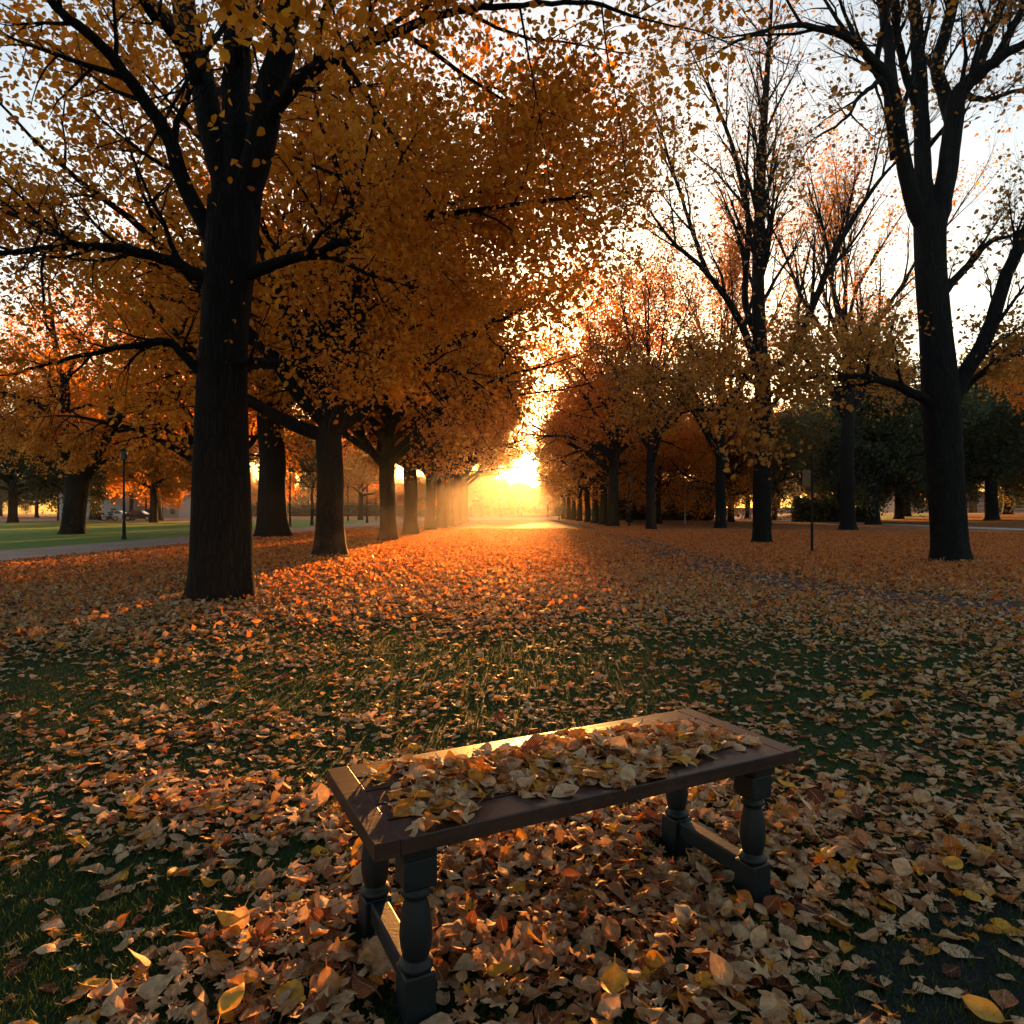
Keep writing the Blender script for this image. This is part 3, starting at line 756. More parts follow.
# its low spray of leaves, a brighter orange than the crown
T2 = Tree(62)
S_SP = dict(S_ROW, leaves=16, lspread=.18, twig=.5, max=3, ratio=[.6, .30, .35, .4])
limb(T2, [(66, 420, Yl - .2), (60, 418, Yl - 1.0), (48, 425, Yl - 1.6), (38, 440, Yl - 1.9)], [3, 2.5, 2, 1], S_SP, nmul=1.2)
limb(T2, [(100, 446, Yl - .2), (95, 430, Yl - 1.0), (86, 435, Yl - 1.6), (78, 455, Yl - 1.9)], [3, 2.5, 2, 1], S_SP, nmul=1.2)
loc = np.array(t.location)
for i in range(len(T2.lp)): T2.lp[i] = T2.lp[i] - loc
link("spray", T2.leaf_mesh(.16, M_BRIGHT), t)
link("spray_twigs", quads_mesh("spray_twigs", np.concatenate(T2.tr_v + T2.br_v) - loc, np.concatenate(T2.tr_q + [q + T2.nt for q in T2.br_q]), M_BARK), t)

b = gp(272, 537)
gen_tree(63, b, 17, .72, S_ROW, 6.5, 6.2, 13, .17, M_ORANGE, "very thick trunk beside the left path, between the two front trunks", name="park_tree", rise=.4)
p1 = gen_tree(64, (-42, 80), 13, .42, S_DENSE, 6.8, 4.2, 14, .19, M_ORANGE, "left of two spreading trees by the road behind the black car", name="park_tree", rise=.3)
dup(p1, (-38.0, 83, 0), 2.0, (.85, .85, .95), label="right of two spreading trees by the road, slimmer")
FILL_L = [(-31, 72, 1.25, "orange crown between the V-forked tree and the huge trunk, over the lawn"), (-52, 100, 1.5, "tall orange crown behind the motorcycle"), (-24, 108, .95, "orange tree seen between the left trunks beyond the lawn"),
          (-66, 108, 1.6, "tall orange tree behind the dark green ones at far left"), (-36, 128, 1.5, "orange crown across the road right of the black car")]
for k, (x, y, s, lab) in enumerate(FILL_L): dup(p1, (x, y, 0), k * 1.9 + .6, (s, s, s), label=lab)
p2 = gen_tree(65, (-58.5, 80), 13, .5, S_DENSE, 7, 3.6, 14, .20, M_GREEN, "dark green tree at the far left edge of the lawn", name="park_tree", rise=.3)
dup(p2, (-55, 85, 0), 1.1, (.8, .8, .85), label="smaller dark green tree with forked trunk, second from the left edge")
# dark evergreens on the right bank
for k, (x, y, s, lab) in enumerate([(46, 92, .95, "dark green tree behind the tall bare one, leftmost of the dark grove on the right"),
                                    (51, 90, 1.1, "tallest dark green tree of the grove on the right bank"),
                                    (47.5, 76, .8, "slim dark tree standing in front of the dark grove"),
                                    (55.5, 96, 1.0, "dark green tree of the grove half hidden by the big right trunk"),
                                    (61, 84, 1.0, "dark green tree just right of the big right trunk"),
                                    (52, 74, 1.25, "big dark green tree directly behind the big right trunk"), (36, 68, 1.2, "dark green crown right behind the tall bare tree and signpost"), (40, 84, 1.05, "smaller dark green tree between the signpost and the tall bare tree"), (64, 72, 1.2, "big dark green tree at the right edge of the grove"),
                                    (71, 92, 1.05, "dark green tree at the right edge behind the orange one")]):
    dup(p2, (x, y, float(ground_z(x, y)) - .05), k * 1.7, (s, s, s * 1.05), label=lab)
# belt of trees in the distance
far_protos = [p1, p2, rowC]
belt = []
br = random.Random(77)
for k in range(46):
    a = -1.02 + 2.04 * (k + .5) / 46 + br.uniform(-.015, .015)
    d = br.uniform(130, 230) / math.cos(a) ** .6
    x, y = math.sin(a) * d, math.cos(a) * d
    if -60 < x < -20 and y < 125: y += 30
    if -.36 < a < .02: x, y = x * 1.45, y * 1.45
    if abs(x) < 15: y = max(y, 250)
    belt.append((x, y))
for k in range(22):
    a = -.50 + .44 * (k + .5) / 22; d = br.uniform(225, 290); belt.append((math.tan(a) * d, d))
for k in range(8): belt.append((-34 + k * 9.5 + br.uniform(-2, 2), 262 + br.uniform(-10, 22)))
for k, (x, y) in enumerate(belt):
    pr = br.choice([p1, p1, rowC, p1, p2] if x < 30 else [p1, p2, rowC, p2])
    s = br.uniform(.8, 1.15)
    if abs(x / y) < .14: pr = p1; s = br.uniform(.75, 1.0)
    dup(pr, (x, y, float(ground_z(x, y))), br.random() * 6.28, (s, s, s * br.uniform(.85, 1.1)),
        label="distant hazy tree in the belt closing the horizon", group="distant trees along the horizon")
for k, (x, y, s_) in enumerate([(-15, 172, .95), (-8, 184, .98), (-3, 176, .78), (2.5, 178, .70), (-12, 196, 1.05), (9.5, 184, .74), (17, 172, .8), (25, 180, .85), (-23, 178, .85)]):
    dup(p1, (x, y, 0), k * 1.1 + .3, (s_, s_, s_), label="hazy tree closing the far end of the aisle under the sun", group="trees across the end of the aisle")
# thin young trees by the road, left
pt = gen_tree(71, (-29.5, 104), 9, .16, S_ROW, 3.2, 3.2, 8, .22, M_OLIVE, "young thin tree by the far lawn between the left trunks", name="young_tree")
for k, (px, d, lab) in enumerate([(100, 105, "thin young tree left of the motorcycle, by the road"), (146, 108, "thin young tree just behind the black car"), (84, 112, "thin young tree right of the V-forked one"),
                                  (312, 64, "thin leaning young tree beside the left path, left of the second trunk"), (58, 100, "thin young tree left of the V-forked trunk")]):
    dup(pt, ((px - 512) / F * d, d, 0), k * 1.2, (.9, .9, 1), label=lab)
for k, px in enumerate([976, 985, 992, 1000, 1008]):
    d = 116
    x = (px - 512) / F * d
    dup(pt, (x, d, float(ground_z(x, d)) - .05), k * 1.4, (1, 1, 1.1), label="thin dark young tree in front of the pale pavilion at right", group="thin trees before the pavilion")

# dark clipped hedge behind the right row
def hedge(name, label, x0, x1, y, depth, h, seed, n=16000):
    root = thing(name, label, "hedge", ((x0 + x1) / 2, y, 0))
    g = np.random.default_rng(seed)
    bm = bmesh.new(); add_box(bm, (0, 0, h * .46), (x1 - x0 - .5, depth - .5, h * .92), bevel=.25)
    bm_obj("inner_twigs", bm, M_BARK, root)
    T = Tree(seed)
    P = np.stack([g.uniform(-.5, .5, n) * (x1 - x0), g.uniform(-.5, .5, n) * depth, g.uniform(.02, 1, n) * h], 1)
    k = g.integers(0, 3, n)
    P[k == 0, 1] = -depth / 2; P[k == 1, 2] = h; 
    s = g.integers(0, 2, n); m = k == 2
    P[m, 0] = np.where(s[m] == 0, -(x1 - x0) / 2, (x1 - x0) / 2)
    P += g.normal(size=(n, 3)) * .22; P[:, 2] = np.maximum(P[:, 2], .05)
    T.lp = [P]
    link("foliage", T.leaf_mesh(.3, M_GREEN, None, .1), root)
hedge("hedge", "long dark hedge behind the right row of trees", 13.5, 30, 104, 3, 5.2, 91)
hedge("hedge", "long low hedge closing the far end of the aisle", -90, 60, 200, 4, 3.6, 93, 24000)
hedge("hedge", "low dark hedge under the trees right of the signpost", 36, 44, 86, 2, 2.6, 92, 6000)

# ------------------------------------------------------------------ posts, lamps, signs
def lamp_post(px, d, h, label, pale=False, head=True, r=.05, group=None):
    x = (px - 512) / F * d; z = float(ground_z(x, d))
    root = thing("street_lamp" if head else "bollard_post", label, "lamp post" if head else "post", (x, d, z), 0, group)
    m = M_PALEPOLE if pale else M_POLE
    bm = bmesh.new(); add_lathe(bm, [(r * 1.9, -.05), (r * 1.9, .12), (r * 1.35, .18), (r * 1.25, .75), (r, .8), (r * .8, h)], 12)
    bm_obj("pole", bm, m, root, False)
    if head:
        bm = bmesh.new(); add_lathe(bm, [(r * .9, h), (.13, h + .05), (.15, h + .34), (.11, h + .4)], 14); bm_obj("lantern", bm, M_LAMPGLASS, root)
        bm = bmesh.new(); add_lathe(bm, [(.19, h + .4), (.17, h + .44), (.03, h + .56)], 14); bm_obj("lantern_cap", bm, M_POLE, root)
    return root
lamp_post(124, 31, 3.6, "dark lamp post beside the left path, left of the huge trunk", r=.055)
lamp_post(290, 58, 5.0, "thin lamp post by the left path, right of the very thick trunk", r=.075)
lamp_post(348, 100, 4.6, "distant lamp post right of the second trunk", r=.09)
lamp_post(367, 78, 3.6, "distant lamp post just left of the third trunk", r=.09)
lamp_post(376, 108, 4.0, "distant lamp post touching the third trunk's left edge", r=.09)
lamp_post(685, 70, 3.8, "pale lamp post left of the slender trees on the right", pale=True, r=.07)
lamp_post(629, 60, 4.0, "thin dark lamp post between the glowing right row and the bare tree", r=.06)
lamp_post(559, 112, 6, "thin lamp post at the far end of the right row", r=.08)
lamp_post(742, 118, 4.2, "pale lamp post by the parked red cars", pale=True, r=.09)
lamp_post(750, 110, 3.0, "short pale lamp post right of the red cars", pale=True, r=.09)

x, d = gp(812, 553)
sg = thing("signpost", "dark thin signpost with small tan panel on the leaf carpet at right", "sign", (x, d, 0))
bm = bmesh.new(); add_lathe(bm, [(.055, -.05), (.055, .05), (.04, .07), (.038, 2.7), (.02, 2.72)], 12); bm_obj("post", bm, M_POLE, sg)
bm = bmesh.new(); add_box(bm, (-.165, 0, 2.28), (.25, .03, .5), bevel=.008); bm_obj("panel", bm, M_SIGN, sg)
bm = bmesh.new(); add_box(bm, (-.03, -.0, 2.42), (.05, .05, .035)); add_box(bm, (-.03, 0, 2.12), (.05, .05, .035)); bm_obj("bracket", bm, M_POLE, sg)

# ------------------------------------------------------------------ cars
def make_car(name, label, paint, loc, rz):
    root = thing(name, label, "car", loc, rz)
    prof = [(-2.1, .38), (-2.15, .62), (-2.05, .86), (-1.7, .93), (-1.25, 1.38), (-.6, 1.47), (.25, 1.44), (.95, .98), (1.75, .86), (2.1, .66), (2.12, .4), (2.0, .26), (-2.0, .26)]
    bm = bmesh.new(); L = []
    for s in (-1, 1):
        ring = []
        for (x, z) in prof:
            w = .86 if z < .95 else .86 - (z - .95) * .42
            ring.append(bm.verts.new((x, s * w, z)))
        L.append(ring)
    n = len(prof)
    for k in range(n):
        bm.faces.new((L[0][k], L[0][(k + 1) % n], L[1][(k + 1) % n], L[1][k]))
    bm.faces.new(L[0][::-1]); bm.faces.new(L[1])
    bmesh.ops.recalc_face_normals(bm, faces=bm.faces)
    bmesh.ops.bevel(bm, geom=list(bm.edges), offset=.045, segments=2, affect='EDGES')
    bm_obj("body", bm, paint, root, False)
    for s in (-1, 1):
        bm = bmesh.new()
        for pts in ([(-1.5, .99), (-1.17, 1.33), (-.62, 1.40), (-.42, 1.40), (-.42, .99)], [(-.34, .99), (-.34, 1.40), (.2, 1.38), (.78, .99)]):
            vs = [bm.verts.new((x, s * (.872 - (z - .95) * .42), z)) for x, z in pts]
            ws = [bm.verts.new((x, s * (.852 - (z - .95) * .42), z)) for x, z in pts]
            bm.faces.new(vs); bm.faces.new(ws[::-1])
            for k in range(len(pts)): bm.faces.new((vs[k], vs[(k + 1) % len(pts)], ws[(k + 1) % len(pts)], ws[k]))
        bmesh.ops.recalc_face_normals(bm, faces=bm.faces)
        bm_obj("side_window", bm, M_GLASS, root)
    for nm, (a, b_) in (("windscreen", ((.33, 1.40), (.92, 1.02))), ("rear_window", ((-1.29, 1.36), (-1.66, .98)))):
        bm = bmesh.new(); nx = (a[1] - b_[1]); nz = abs(b_[0] - a[0]); sgn = 1 if b_[0] > a[0] else -1
        ln = math.hypot(nx, nz); ox, oz = sgn * nx / ln * .016, nz / ln * .016
        vs = []
        for o in (0, 1):
            for (q, w) in ((a, .60), (b_, .74)):
                for s in (-1, 1): vs.append(bm.verts.new((q[0] + ox * (1 - 2 * o), s * w, q[1] + oz * (1 - 2 * o))))
        for f in ((0, 1, 3, 2), (4, 6, 7, 5), (0, 2, 6, 4), (1, 5, 7, 3), (0, 4, 5, 1), (2, 3, 7, 6)): bm.faces.new([vs[i] for i in f])
        bmesh.ops.recalc_face_normals(bm, faces=bm.faces); bm_obj(nm, bm, M_GLASS, root)
    for x in (-1.3, 1.32):
        for s in (-1, 1):
            bm = bmesh.new(); add_lathe(bm, [(.2, -.1), (.3, -.105), (.33, -.08), (.33, .08), (.3, .105), (.2, .1)], 22, axis='Y')
            bmesh.ops.translate(bm, vec=(x, s * .80, .33), verts=bm.verts); wv = bm_obj("wheel", bm, M_TYRE, root)
            bm = bmesh.new(); add_lathe(bm, [(.19, -.112), (.05, -.118), (.05, .118), (.19, .112)], 16, axis='Y')
            bmesh.ops.translate(bm, vec=(x, s * .80, .33), verts=bm.verts); bm_obj("rim", bm, M_RIM, wv)
    for s in (-1, 1):
        bm = bmesh.new(); add_box(bm, (2.06, s * .62, .68), (.12, .34, .13), bevel=.03); bm_obj("headlight", bm, M_HEAD, root)
        bm = bmesh.new(); add_box(bm, (-2.08, s * .64, .76), (.1, .3, .14), bevel=.03); bm_obj("tail_light", bm, M_BULB_RED, root)
        bm = bmesh.new(); add_box(bm, (.72, s * .95, 1.02), (.1, .18, .12), bevel=.03); bm_obj("wing_mirror", bm, paint, root)
    bm = bmesh.new(); add_box(bm, (2.10, 0, .42), (.1, 1.5, .16), bevel=.03); bm_obj("bumper", bm, M_TYRE, root)
    return root
d = 99
make_car("parked_car", "black hatchback parked on the road beyond the left lawn", M_CARBLACK, ((140 - 512) / F * d, d, .01), .12)
d = 103
make_car("parked_car", "white car on the road, half behind the dark lamp post", M_CARWHITE, ((119 - 512) / F * d, d, .01), .1)
for k, (px, d, rz, m, lab) in enumerate([(732, 150, -1.45, M_CARRED, "red car parked at the end of the right path"), (744.5, 152, -1.5, M_CARWHITE, "white car parked beside the red one at right")]):
    x = (px - 512) / F * d; make_car("parked_car", lab, m, (x, d, float(ground_z(x, d)) + .01), rz)

# motorcycle by the road
d = 95.5; x = (109.5 - 512) / F * d
mc = thing("motorcycle", "dark motorcycle standing at the roadside left of the white car", "motorcycle", (x, d, .008), .5)
for wx in (-.68, .68):
    bm = bmesh.new(); add_lathe(bm, [(.24, -.05), (.33, -.05), (.35, 0), (.33, .05), (.24, .05)], 20, axis='Y', cap=False)
    bmesh.ops.translate(bm, vec=(wx, 0, .35), verts=bm.verts); w_ = bm_obj("wheel", bm, M_TYRE, mc)
    bm = bmesh.new(); add_lathe(bm, [(.24, -.02), (.24, .02)], 12, axis='Y'); bmesh.ops.translate(bm, vec=(wx, 0, .35), verts=bm.verts); bm_obj("rim", bm, M_RIM, w_)
bm = bmesh.new(); add_box(bm, (0, 0, .48), (.62, .26, .42), bevel=.07); bm_obj("engine", bm, M_POLE, mc)
bm = bmesh.new(); add_box(bm, (.16, 0, .86), (.56, .30, .26), bevel=.09, seg=3); bm_obj("fuel_tank", bm, M_CARBLACK, mc)
bm = bmesh.new(); add_box(bm, (-.42, 0, .84), (.66, .28, .12), bevel=.05); bm_obj("saddle", bm, M_TYRE, mc)
bm = bmesh.new(); add_box(bm, (-.78, 0, 1.0), (.36, .38, .32), bevel=.05); bm_obj("top_box", bm, M_CARBLACK, mc)
bm = bmesh.new(); add_box(bm, (.52, 0, .75), (.07, .22, .86), bevel=.02); bmesh.ops.rotate(bm, cent=(.52, 0, .7), matrix=Matrix.Rotation(-.3, 3, 'Y'), verts=bm.verts); bm_obj("fork", bm, M_RIM, mc)
bm = bmesh.new(); add_box(bm, (.36, 0, 1.12), (.05, .74, .05), bevel=.015); bm_obj("handlebar", bm, M_POLE, mc)
bm = bmesh.new(); add_box(bm, (.5, 0, .98), (.16, .2, .2), bevel=.06); bm_obj("headlight", bm, M_HEAD, mc)

# ------------------------------------------------------------------ far buildings
def house(label, x, y, w, dep, h, roof_h, nwin, rz=0):
    z = float(ground_z(x, y))
    root = thing("house", label, "house", (x, y, z), rz)
    bm = bmesh.new(); add_box(bm, (0, 0, h / 2 - .1), (w, dep, h + .2)); bm_obj("wall", bm, M_RENDER, root)
    bm = bmesh.new(); o = .4
    a = [bm.verts.new(p) for p in ((-w / 2 - o, -dep / 2 - o, h + .01), (w / 2 + o, -dep / 2 - o, h + .01), (w / 2 + o, dep / 2 + o, h + .01), (-w / 2 - o, dep / 2 + o, h + .01), (-w / 2 + 1.5, 0, h + roof_h), (w / 2 - 1.5, 0, h + roof_h))]
    for f in ((0, 1, 5, 4), (2, 3, 4, 5), (1, 2, 5), (3, 0, 4), (3, 2, 1, 0)): bm.faces.new([a[i] for i in f])
    rf = bm_obj("roof", bm, M_ROOF, root)
    bm = bmesh.new(); add_box(bm, (w * .22, .3, h + roof_h * .8), (.8, .8, 1.6)); bm_obj("chimney", bm, M_RENDER, rf)
    for r_ in range(2):
        for k in range(nwin):
            wx = -w / 2 + w * (k + .5) / nwin; wz = h * (.27 + .45 * r_)
            if r_ == 0 and k == nwin // 2:
                bm = bmesh.new(); add_box(bm, (wx, -dep / 2 - .02, 1.05), (1.1, .1, 2.1)); bm_obj("door", bm, M_ROOF, root); continue
            bm = bmesh.new(); add_box(bm, (wx, -dep / 2 - .015, wz), (1.3, .1, 1.4)); fr_ = bm_obj("window", bm, M_PALEPOLE, root)
            bm = bmesh.new(); add_box(bm, (wx, -dep / 2 - .045, wz), (1.1, .1, 1.2)); bm_obj("pane", bm, M_GLASS, fr_)
house("pale house beyond the road, left of the black car", (100 - 512) / F * 150, 150, 13, 9, 5.2, 2.6, 4, .1)
house("pale house beyond the road, right of the black car", (166 - 512) / F * 158, 158, 12, 9, 5.0, 2.4, 4, -.1)
# house("pale house at the far left edge behind the lawn", (15 - 512) / F * 150, 150, 14, 9, 5.0, 2.4, 4, .2)
# pale long pavilion at the right, with horizontal bands
x = (992 - 512) / F * 150; z = float(ground_z(x, 150))
pv = thing("pavilion", "long pale pavilion with horizontal bands seen under the trees at right", "building", (x, 150, z))
bm = bmesh.new(); add_box(bm, (0, 0, 2.0), (44, 10, 4.2)); bm_obj("wall", bm, M_RENDER, pv)
bm = bmesh.new()
for k in range(4): add_box(bm, (0, -5.1, .5 + k * .95), (44.2, .24, .14))
bm_obj("louvre_band", bm, M_ROOF, pv)
bm = bmesh.new(); add_box(bm, (0, -.4, 4.3), (46, 12.5, .36), bevel=.05); bm_obj("roof", bm, M_ROOF, pv)
for k in range(8):
    bm = bmesh.new(); add_box(bm, (-19.2 + k * 5.5, -5.02, 2.0), (2.6, .1, 2.0)); bm_obj("window", bm, M_GLASS, pv)
# low pale wall behind the grove
x0 = (692 - 512) / F * 140
wl_ = thing("boundary_wall", "low pale wall running under the far trees at right", "wall", (56, 140, 1.05))
bm = bmesh.new(); add_box(bm, (0, 0, .45), (38, .35, 1.1), bevel=.02); bm_obj("masonry", bm, M_RENDER, wl_)
bm = bmesh.new(); add_box(bm, (0, 0, 1.05), (38.2, .5, .1), bevel=.02); bm_obj("coping", bm, M_PALEPOLE, wl_)

# ------------------------------------------------------------------ the bench
ZT = .49
BU = np.array([math.cos(math.radians(27)), math.sin(math.radians(27))]); BV = np.array([-BU[1], BU[0]])
BC = np.array([.186, 2.103]); BL, BW, BT = 1.385, .515, .042
bench = thing("park_bench", "backless wooden bench with turned dark legs, covered with fallen leaves", "bench", (BC[0], BC[1], 0), math.radians(27))
bm = bmesh.new()
END = .062
for s in (-1, 1): add_box(bm, (s * (BL / 2 - END / 2), 0, ZT - BT / 2), (END, BW, BT), bevel=.0018)
ws = [.105, .085, .085, .085, .105]; gap = .013
tot = sum(ws) + gap * 4; k_ = BW / tot; yy = -BW / 2
for w in ws:
    w *= k_
    add_box(bm, (0, yy + w / 2, ZT - BT / 2), (BL - 2 * END - .0006, w, BT - .0008), bevel=.0035); yy += w + gap * k_
bm_obj("seat", bm, M_WOOD, bench)
bm = bmesh.new()
for s in (-1, 1): add_box(bm, (s * (BL / 2 - .12), 0, ZT - BT - .0175), (.085, BW - .05, .033), bevel=.004)
bm_obj("crossbar", bm, M_LEG, bench)
def leg_bm():
    bm = bmesh.new()
    top = ZT - BT - .034
    add_box(bm, (0, 0, top - .038), (.084, .084, .076), bevel=.006)
    add_box(bm, (0, 0, .055), (.080, .080, .15), bevel=.006)
    add_lathe(bm, [(.034, .125), (.043, .135), (.044, .142), (.040, .150), (.031, .155), (.033, .162), (.038, .185), (.041, .212), (.0395, .240), (.036, .272), (.029, .300),
                   (.027, .308), (.036, .313), (.039, .320), (.036, .327), (.030, .331), (.034, .338), (.040, .345), (.040, top - .07)], 28, cap=True)
    return bm
LX, LY = BL / 2 - .125, BW / 2 - .075
for sx in (-1, 1):
    for sy in (-1, 1):
        o = bm_obj("leg", leg_bm(), M_LEG, bench); o.location = (sx * LX, sy * LY, 0)
        for p in o.data.polygons: p.use_smooth = len(p.vertices) == 4 and p.area < .0006
    bm = bmesh.new(); add_box(bm, (sx * LX, 0, .098), (.052, 2 * LY - .079, .06), bevel=.006); bm_obj("stretcher", bm, M_LEG, bench)

# ------------------------------------------------------------------ fallen leaves
def leaf_grid(nu, nv, kind, rg, petiole=True):
    """one curled leaf of length 1 as a grid of quads"""
    us = np.linspace(0, 1, nu); v = np.linspace(-1, 1, nv)
    if petiole: us = np.concatenate([[-.22], us])
    U, Vv = np.meshgrid(us, v, indexing='ij')
    uu = np.clip(U, 0, 1)
    if kind == 'oval':
        w = rg.uniform(.30, .38) * np.sin(np.pi * uu ** rg.uniform(.75, .95)) ** .85
    else:
        w = .16 + .30 * np.abs(np.sin(np.pi * (uu * 2.5 + .1))) * np.sin(np.pi * uu ** .8) ** .6
        w *= np.clip(uu / .12, .05, 1) * np.clip((1 - uu) / .2, .04, 1)
    w = np.where(U < 0, .012, np.maximum(w, .012))
    X = U - .45; Yy = Vv * w
    if kind != 'oval': X = X - .10 * np.abs(Vv) * (uu > .05) + .12 * np.abs(Vv) * np.sin(uu * 9)
    a, b_, c, tw = rg.uniform(-.3, .7), rg.uniform(.05, .7), rg.uniform(.02, .08), rg.uniform(-.6, .6)
    Z = a * (X ** 2) + b_ * Yy ** 2 * 1.6 + .35 * rg.uniform(0, 1) * np.abs(Yy) + c * np.sin(5 * X + rg.uniform(0, 6)) * np.abs(Vv) + tw * X * Yy
    Z += c * .8 * np.sin(9 * Yy + 6 * X)
    P = np.stack([X, Yy, Z], -1).reshape(-1, 3)
    m = len(us); ii = np.arange(m - 1)[:, None] * nv + np.arange(nv - 1)[None, :]
    Q = np.stack([ii, ii + nv, ii + nv + 1, ii + 1], -1).reshape(-1, 4)
    return P, Q, U.reshape(-1), Vv.reshape(-1)

def maple_grid(nth, nr, rg):
    th = np.linspace(0, 2 * np.pi, nth, endpoint=False)
    d = lambda c: np.abs((th - c + np.pi) % (2 * np.pi) - np.pi)
    R = np.full(nth, .22); k = rg.uniform(.85, 1.15, 5)
    for c, a, w, q in ((0, .42, .62, 0), (.88, .34, .56, 1), (-.88, .34, .56, 2), (1.85, .22, .52, 3), (-1.85, .22, .52, 4)):
        R = np.maximum(R, .14 + a * k[q] * np.clip(1 - d(c) / w, 0, 1) ** 1.15)
    R *= 1 + .06 * rg.normal(size=nth)
    R = np.where(d(np.pi) < .25, .07, R)
    lob = np.min([d(c) for c in (0, .88, -.88, 1.85, -1.85)], axis=0)
    rings = np.linspace(.03, 1, nr)
    rr = rings[:, None] * R[None, :]
    X = rr * np.cos(th)[None, :]; Yy = rr * np.sin(th)[None, :]
    a, b_, c, tw = rg.uniform(-.3, .9), rg.uniform(.0, .9), rg.uniform(.02, .10), rg.uniform(-.7, .7)
    Z = a * X ** 2 + b_ * Yy ** 2 * 1.4 + tw * X * Yy + c * np.sin(7 * X + rg.uniform(0, 6)) * rings[:, None] + c * np.sin(8 * Yy + 5 * X)
    Z = Z + .5 * rr * (lob[None, :] - .25) * rg.uniform(-.2, .5)
    P = np.stack([X, Yy, Z], -1).reshape(-1, 3)
    i = np.arange(nr - 1)[:, None] * nth; j = np.arange(nth)[None, :]; j2 = (j + 1) % nth
    Q = np.stack([i + j, i + nth + j, i + nth + j2, i + j2], -1).reshape(-1, 4)
    lv = (lob[None, :] * 2.2 * np.ones((nr, 1)) * (rings[:, None] * .8 + .2)).reshape(-1)
    return P, Q, rr.reshape(-1) * 1.6, lv

def rot_mats(n, rg, tilt):
    az = rg.uniform(0, 2 * np.pi, n); ax = rg.uniform(0, 2 * np.pi, n); t = np.asarray(tilt)
    flip = rg.random(n) < .4
    ca, sa = np.cos(az), np.sin(az)
    Rz = np.zeros((n, 3, 3)); Rz[:, 0, 0] = ca; Rz[:, 0, 1] = -sa; Rz[:, 1, 0] = sa; Rz[:, 1, 1] = ca; Rz[:, 2, 2] = 1
    k = np.stack([np.cos(ax), np.sin(ax), 0 * ax], 1)
    K = np.zeros((n, 3, 3)); K[:, 0, 2] = k[:, 1]; K[:, 1, 2] = -k[:, 0]; K[:, 2, 0] = -k[:, 1]; K[:, 2, 1] = k[:, 0]
    Rt = np.eye(3)[None] + np.sin(t)[:, None, None] * K + (1 - np.cos(t))[:, None, None] * (K @ K)
    Fm = np.where(flip[:, None, None], np.diag([1, -1, -1])[None], np.eye(3)[None])
    return Rt @ Rz @ Fm

def scatter(pos, size, tilt, rnd, nu, nv, rg, nvar=26, petiole=True, maple=.5):
    VV, QQ, RR, UU, LV = [], [], [], [], []; off = 0
    var = rg.integers(0, nvar, len(pos))
    for k in range(nvar):
        idx = np.where(var == k)[0]
        if not len(idx): continue
        if (k + .5) / nvar < maple: P, Q, u, v = maple_grid(36 if petiole else 18, 4 if petiole else 2, rg)
        else: P, Q, u, v = leaf_grid(nu, nv, 'oval', rg, petiole)
        R = rot_mats(len(idx), rg, tilt[idx])
        W = np.einsum('nij,mj->nmi', R, P) * size[idx][:, None, None]
        low = W[:, :, 2].min(1)
        W[:, :, 2] -= low[:, None] * .9
        W += pos[idx][:, None, :]
        m = len(P)
        VV.append(W.reshape(-1, 3)); QQ.append((np.arange(len(idx))[:, None, None] * m + Q[None]).reshape(-1, 4) + off); off += len(idx) * m
        RR.append(np.repeat(rnd[idx], m)); UU.append(np.tile(u, len(idx))); LV.append(np.tile(v, len(idx)))
    return np.concatenate(VV), np.concatenate(QQ), {'rnd': np.concatenate(RR), 'lu': np.concatenate(UU), 'lv': np.concatenate(LV)}

N1, N2, N3 = Noise2(1), Noise2(2), Noise2(3)
# thick and thin places of the leaf cover: (x, y, rx, ry, amount)
def at(px, py): return gp(px, py)
BLOBS = [(*at(560, 900), .75, .5, 1.1), (*at(900, 820), .9, .6, .8), (*at(300, 960), .55, .32, .9), (*at(640, 990), .6, .3, .9), (*at(180, 830), .8, .35, .65),
         (*at(850, 880), .35, .25, .6), (*at(950, 700), 1.5, .8, .45), (*at(60, 730), 1.2, .5, .25), (*at(600, 840), .8, .4, .6),
         (*at(60, 960), .5, .3, -.28), (*at(160, 900), .35, .16, -.3), (*at(930, 960), .5, .28, -.5), (*at(270, 770), .5, .3, -.2), (*at(950, 870), .35, .2, -.5),
         (*at(440, 690), 1.3, .6, -.2), (*at(620, 660), 1.5, .8, -.22), (*at(850, 660), 1.3, .7, -.1), (*at(300, 850), .3, .2, -.25)]
def density(x, y):
    d = np.hypot(x, y)
    base = .19 + .81 * smooth(5.0, 10, d) - .08 * smooth(3.6, 4.6, d) * (1 - smooth(5.5, 7, d))
    base = base + (N1.fbm(x * 1.1, y * 1.1) - .5) * 1.2 * (1 - .75 * smooth(6, 12, d)) + (N2.fbm(x * 4.2, y * 4.2, 3) - .5) * 1.3 * (1 - .6 * smooth(7, 14, d))
    for bx, by, rx, ry, a in BLOBS:
        base = base + a * np.exp(-((x - bx) / rx) ** 2 - ((y - by) / ry) ** 2)
    return np.clip(base, .10 + .12 * N3.at(x * 2.3, y * 2.3), 1.35)

rg = np.random.default_rng(99)
def candidates(r0, r1, per_m2, half=.98):
    area = half * (r1 ** 2 - r0 ** 2)
    n = int(area * per_m2)
    r = np.sqrt(rg.uniform(r0 ** 2, r1 ** 2, n)); a = rg.uniform(-half, half, n)
    x, y = r * np.sin(a), r * np.cos(a)
    return x, y
def leaf_rnd(n):
    v = leaf_rnd0(n); return np.where(rg.random(n) < .05, rg.uniform(.93, 1, n), v)
def leaf_rnd0(n): return np.clip(np.where(rg.random(n) < .12, rg.uniform(0, 1, n), rg.normal(.5, .24, n)), 0, 1)

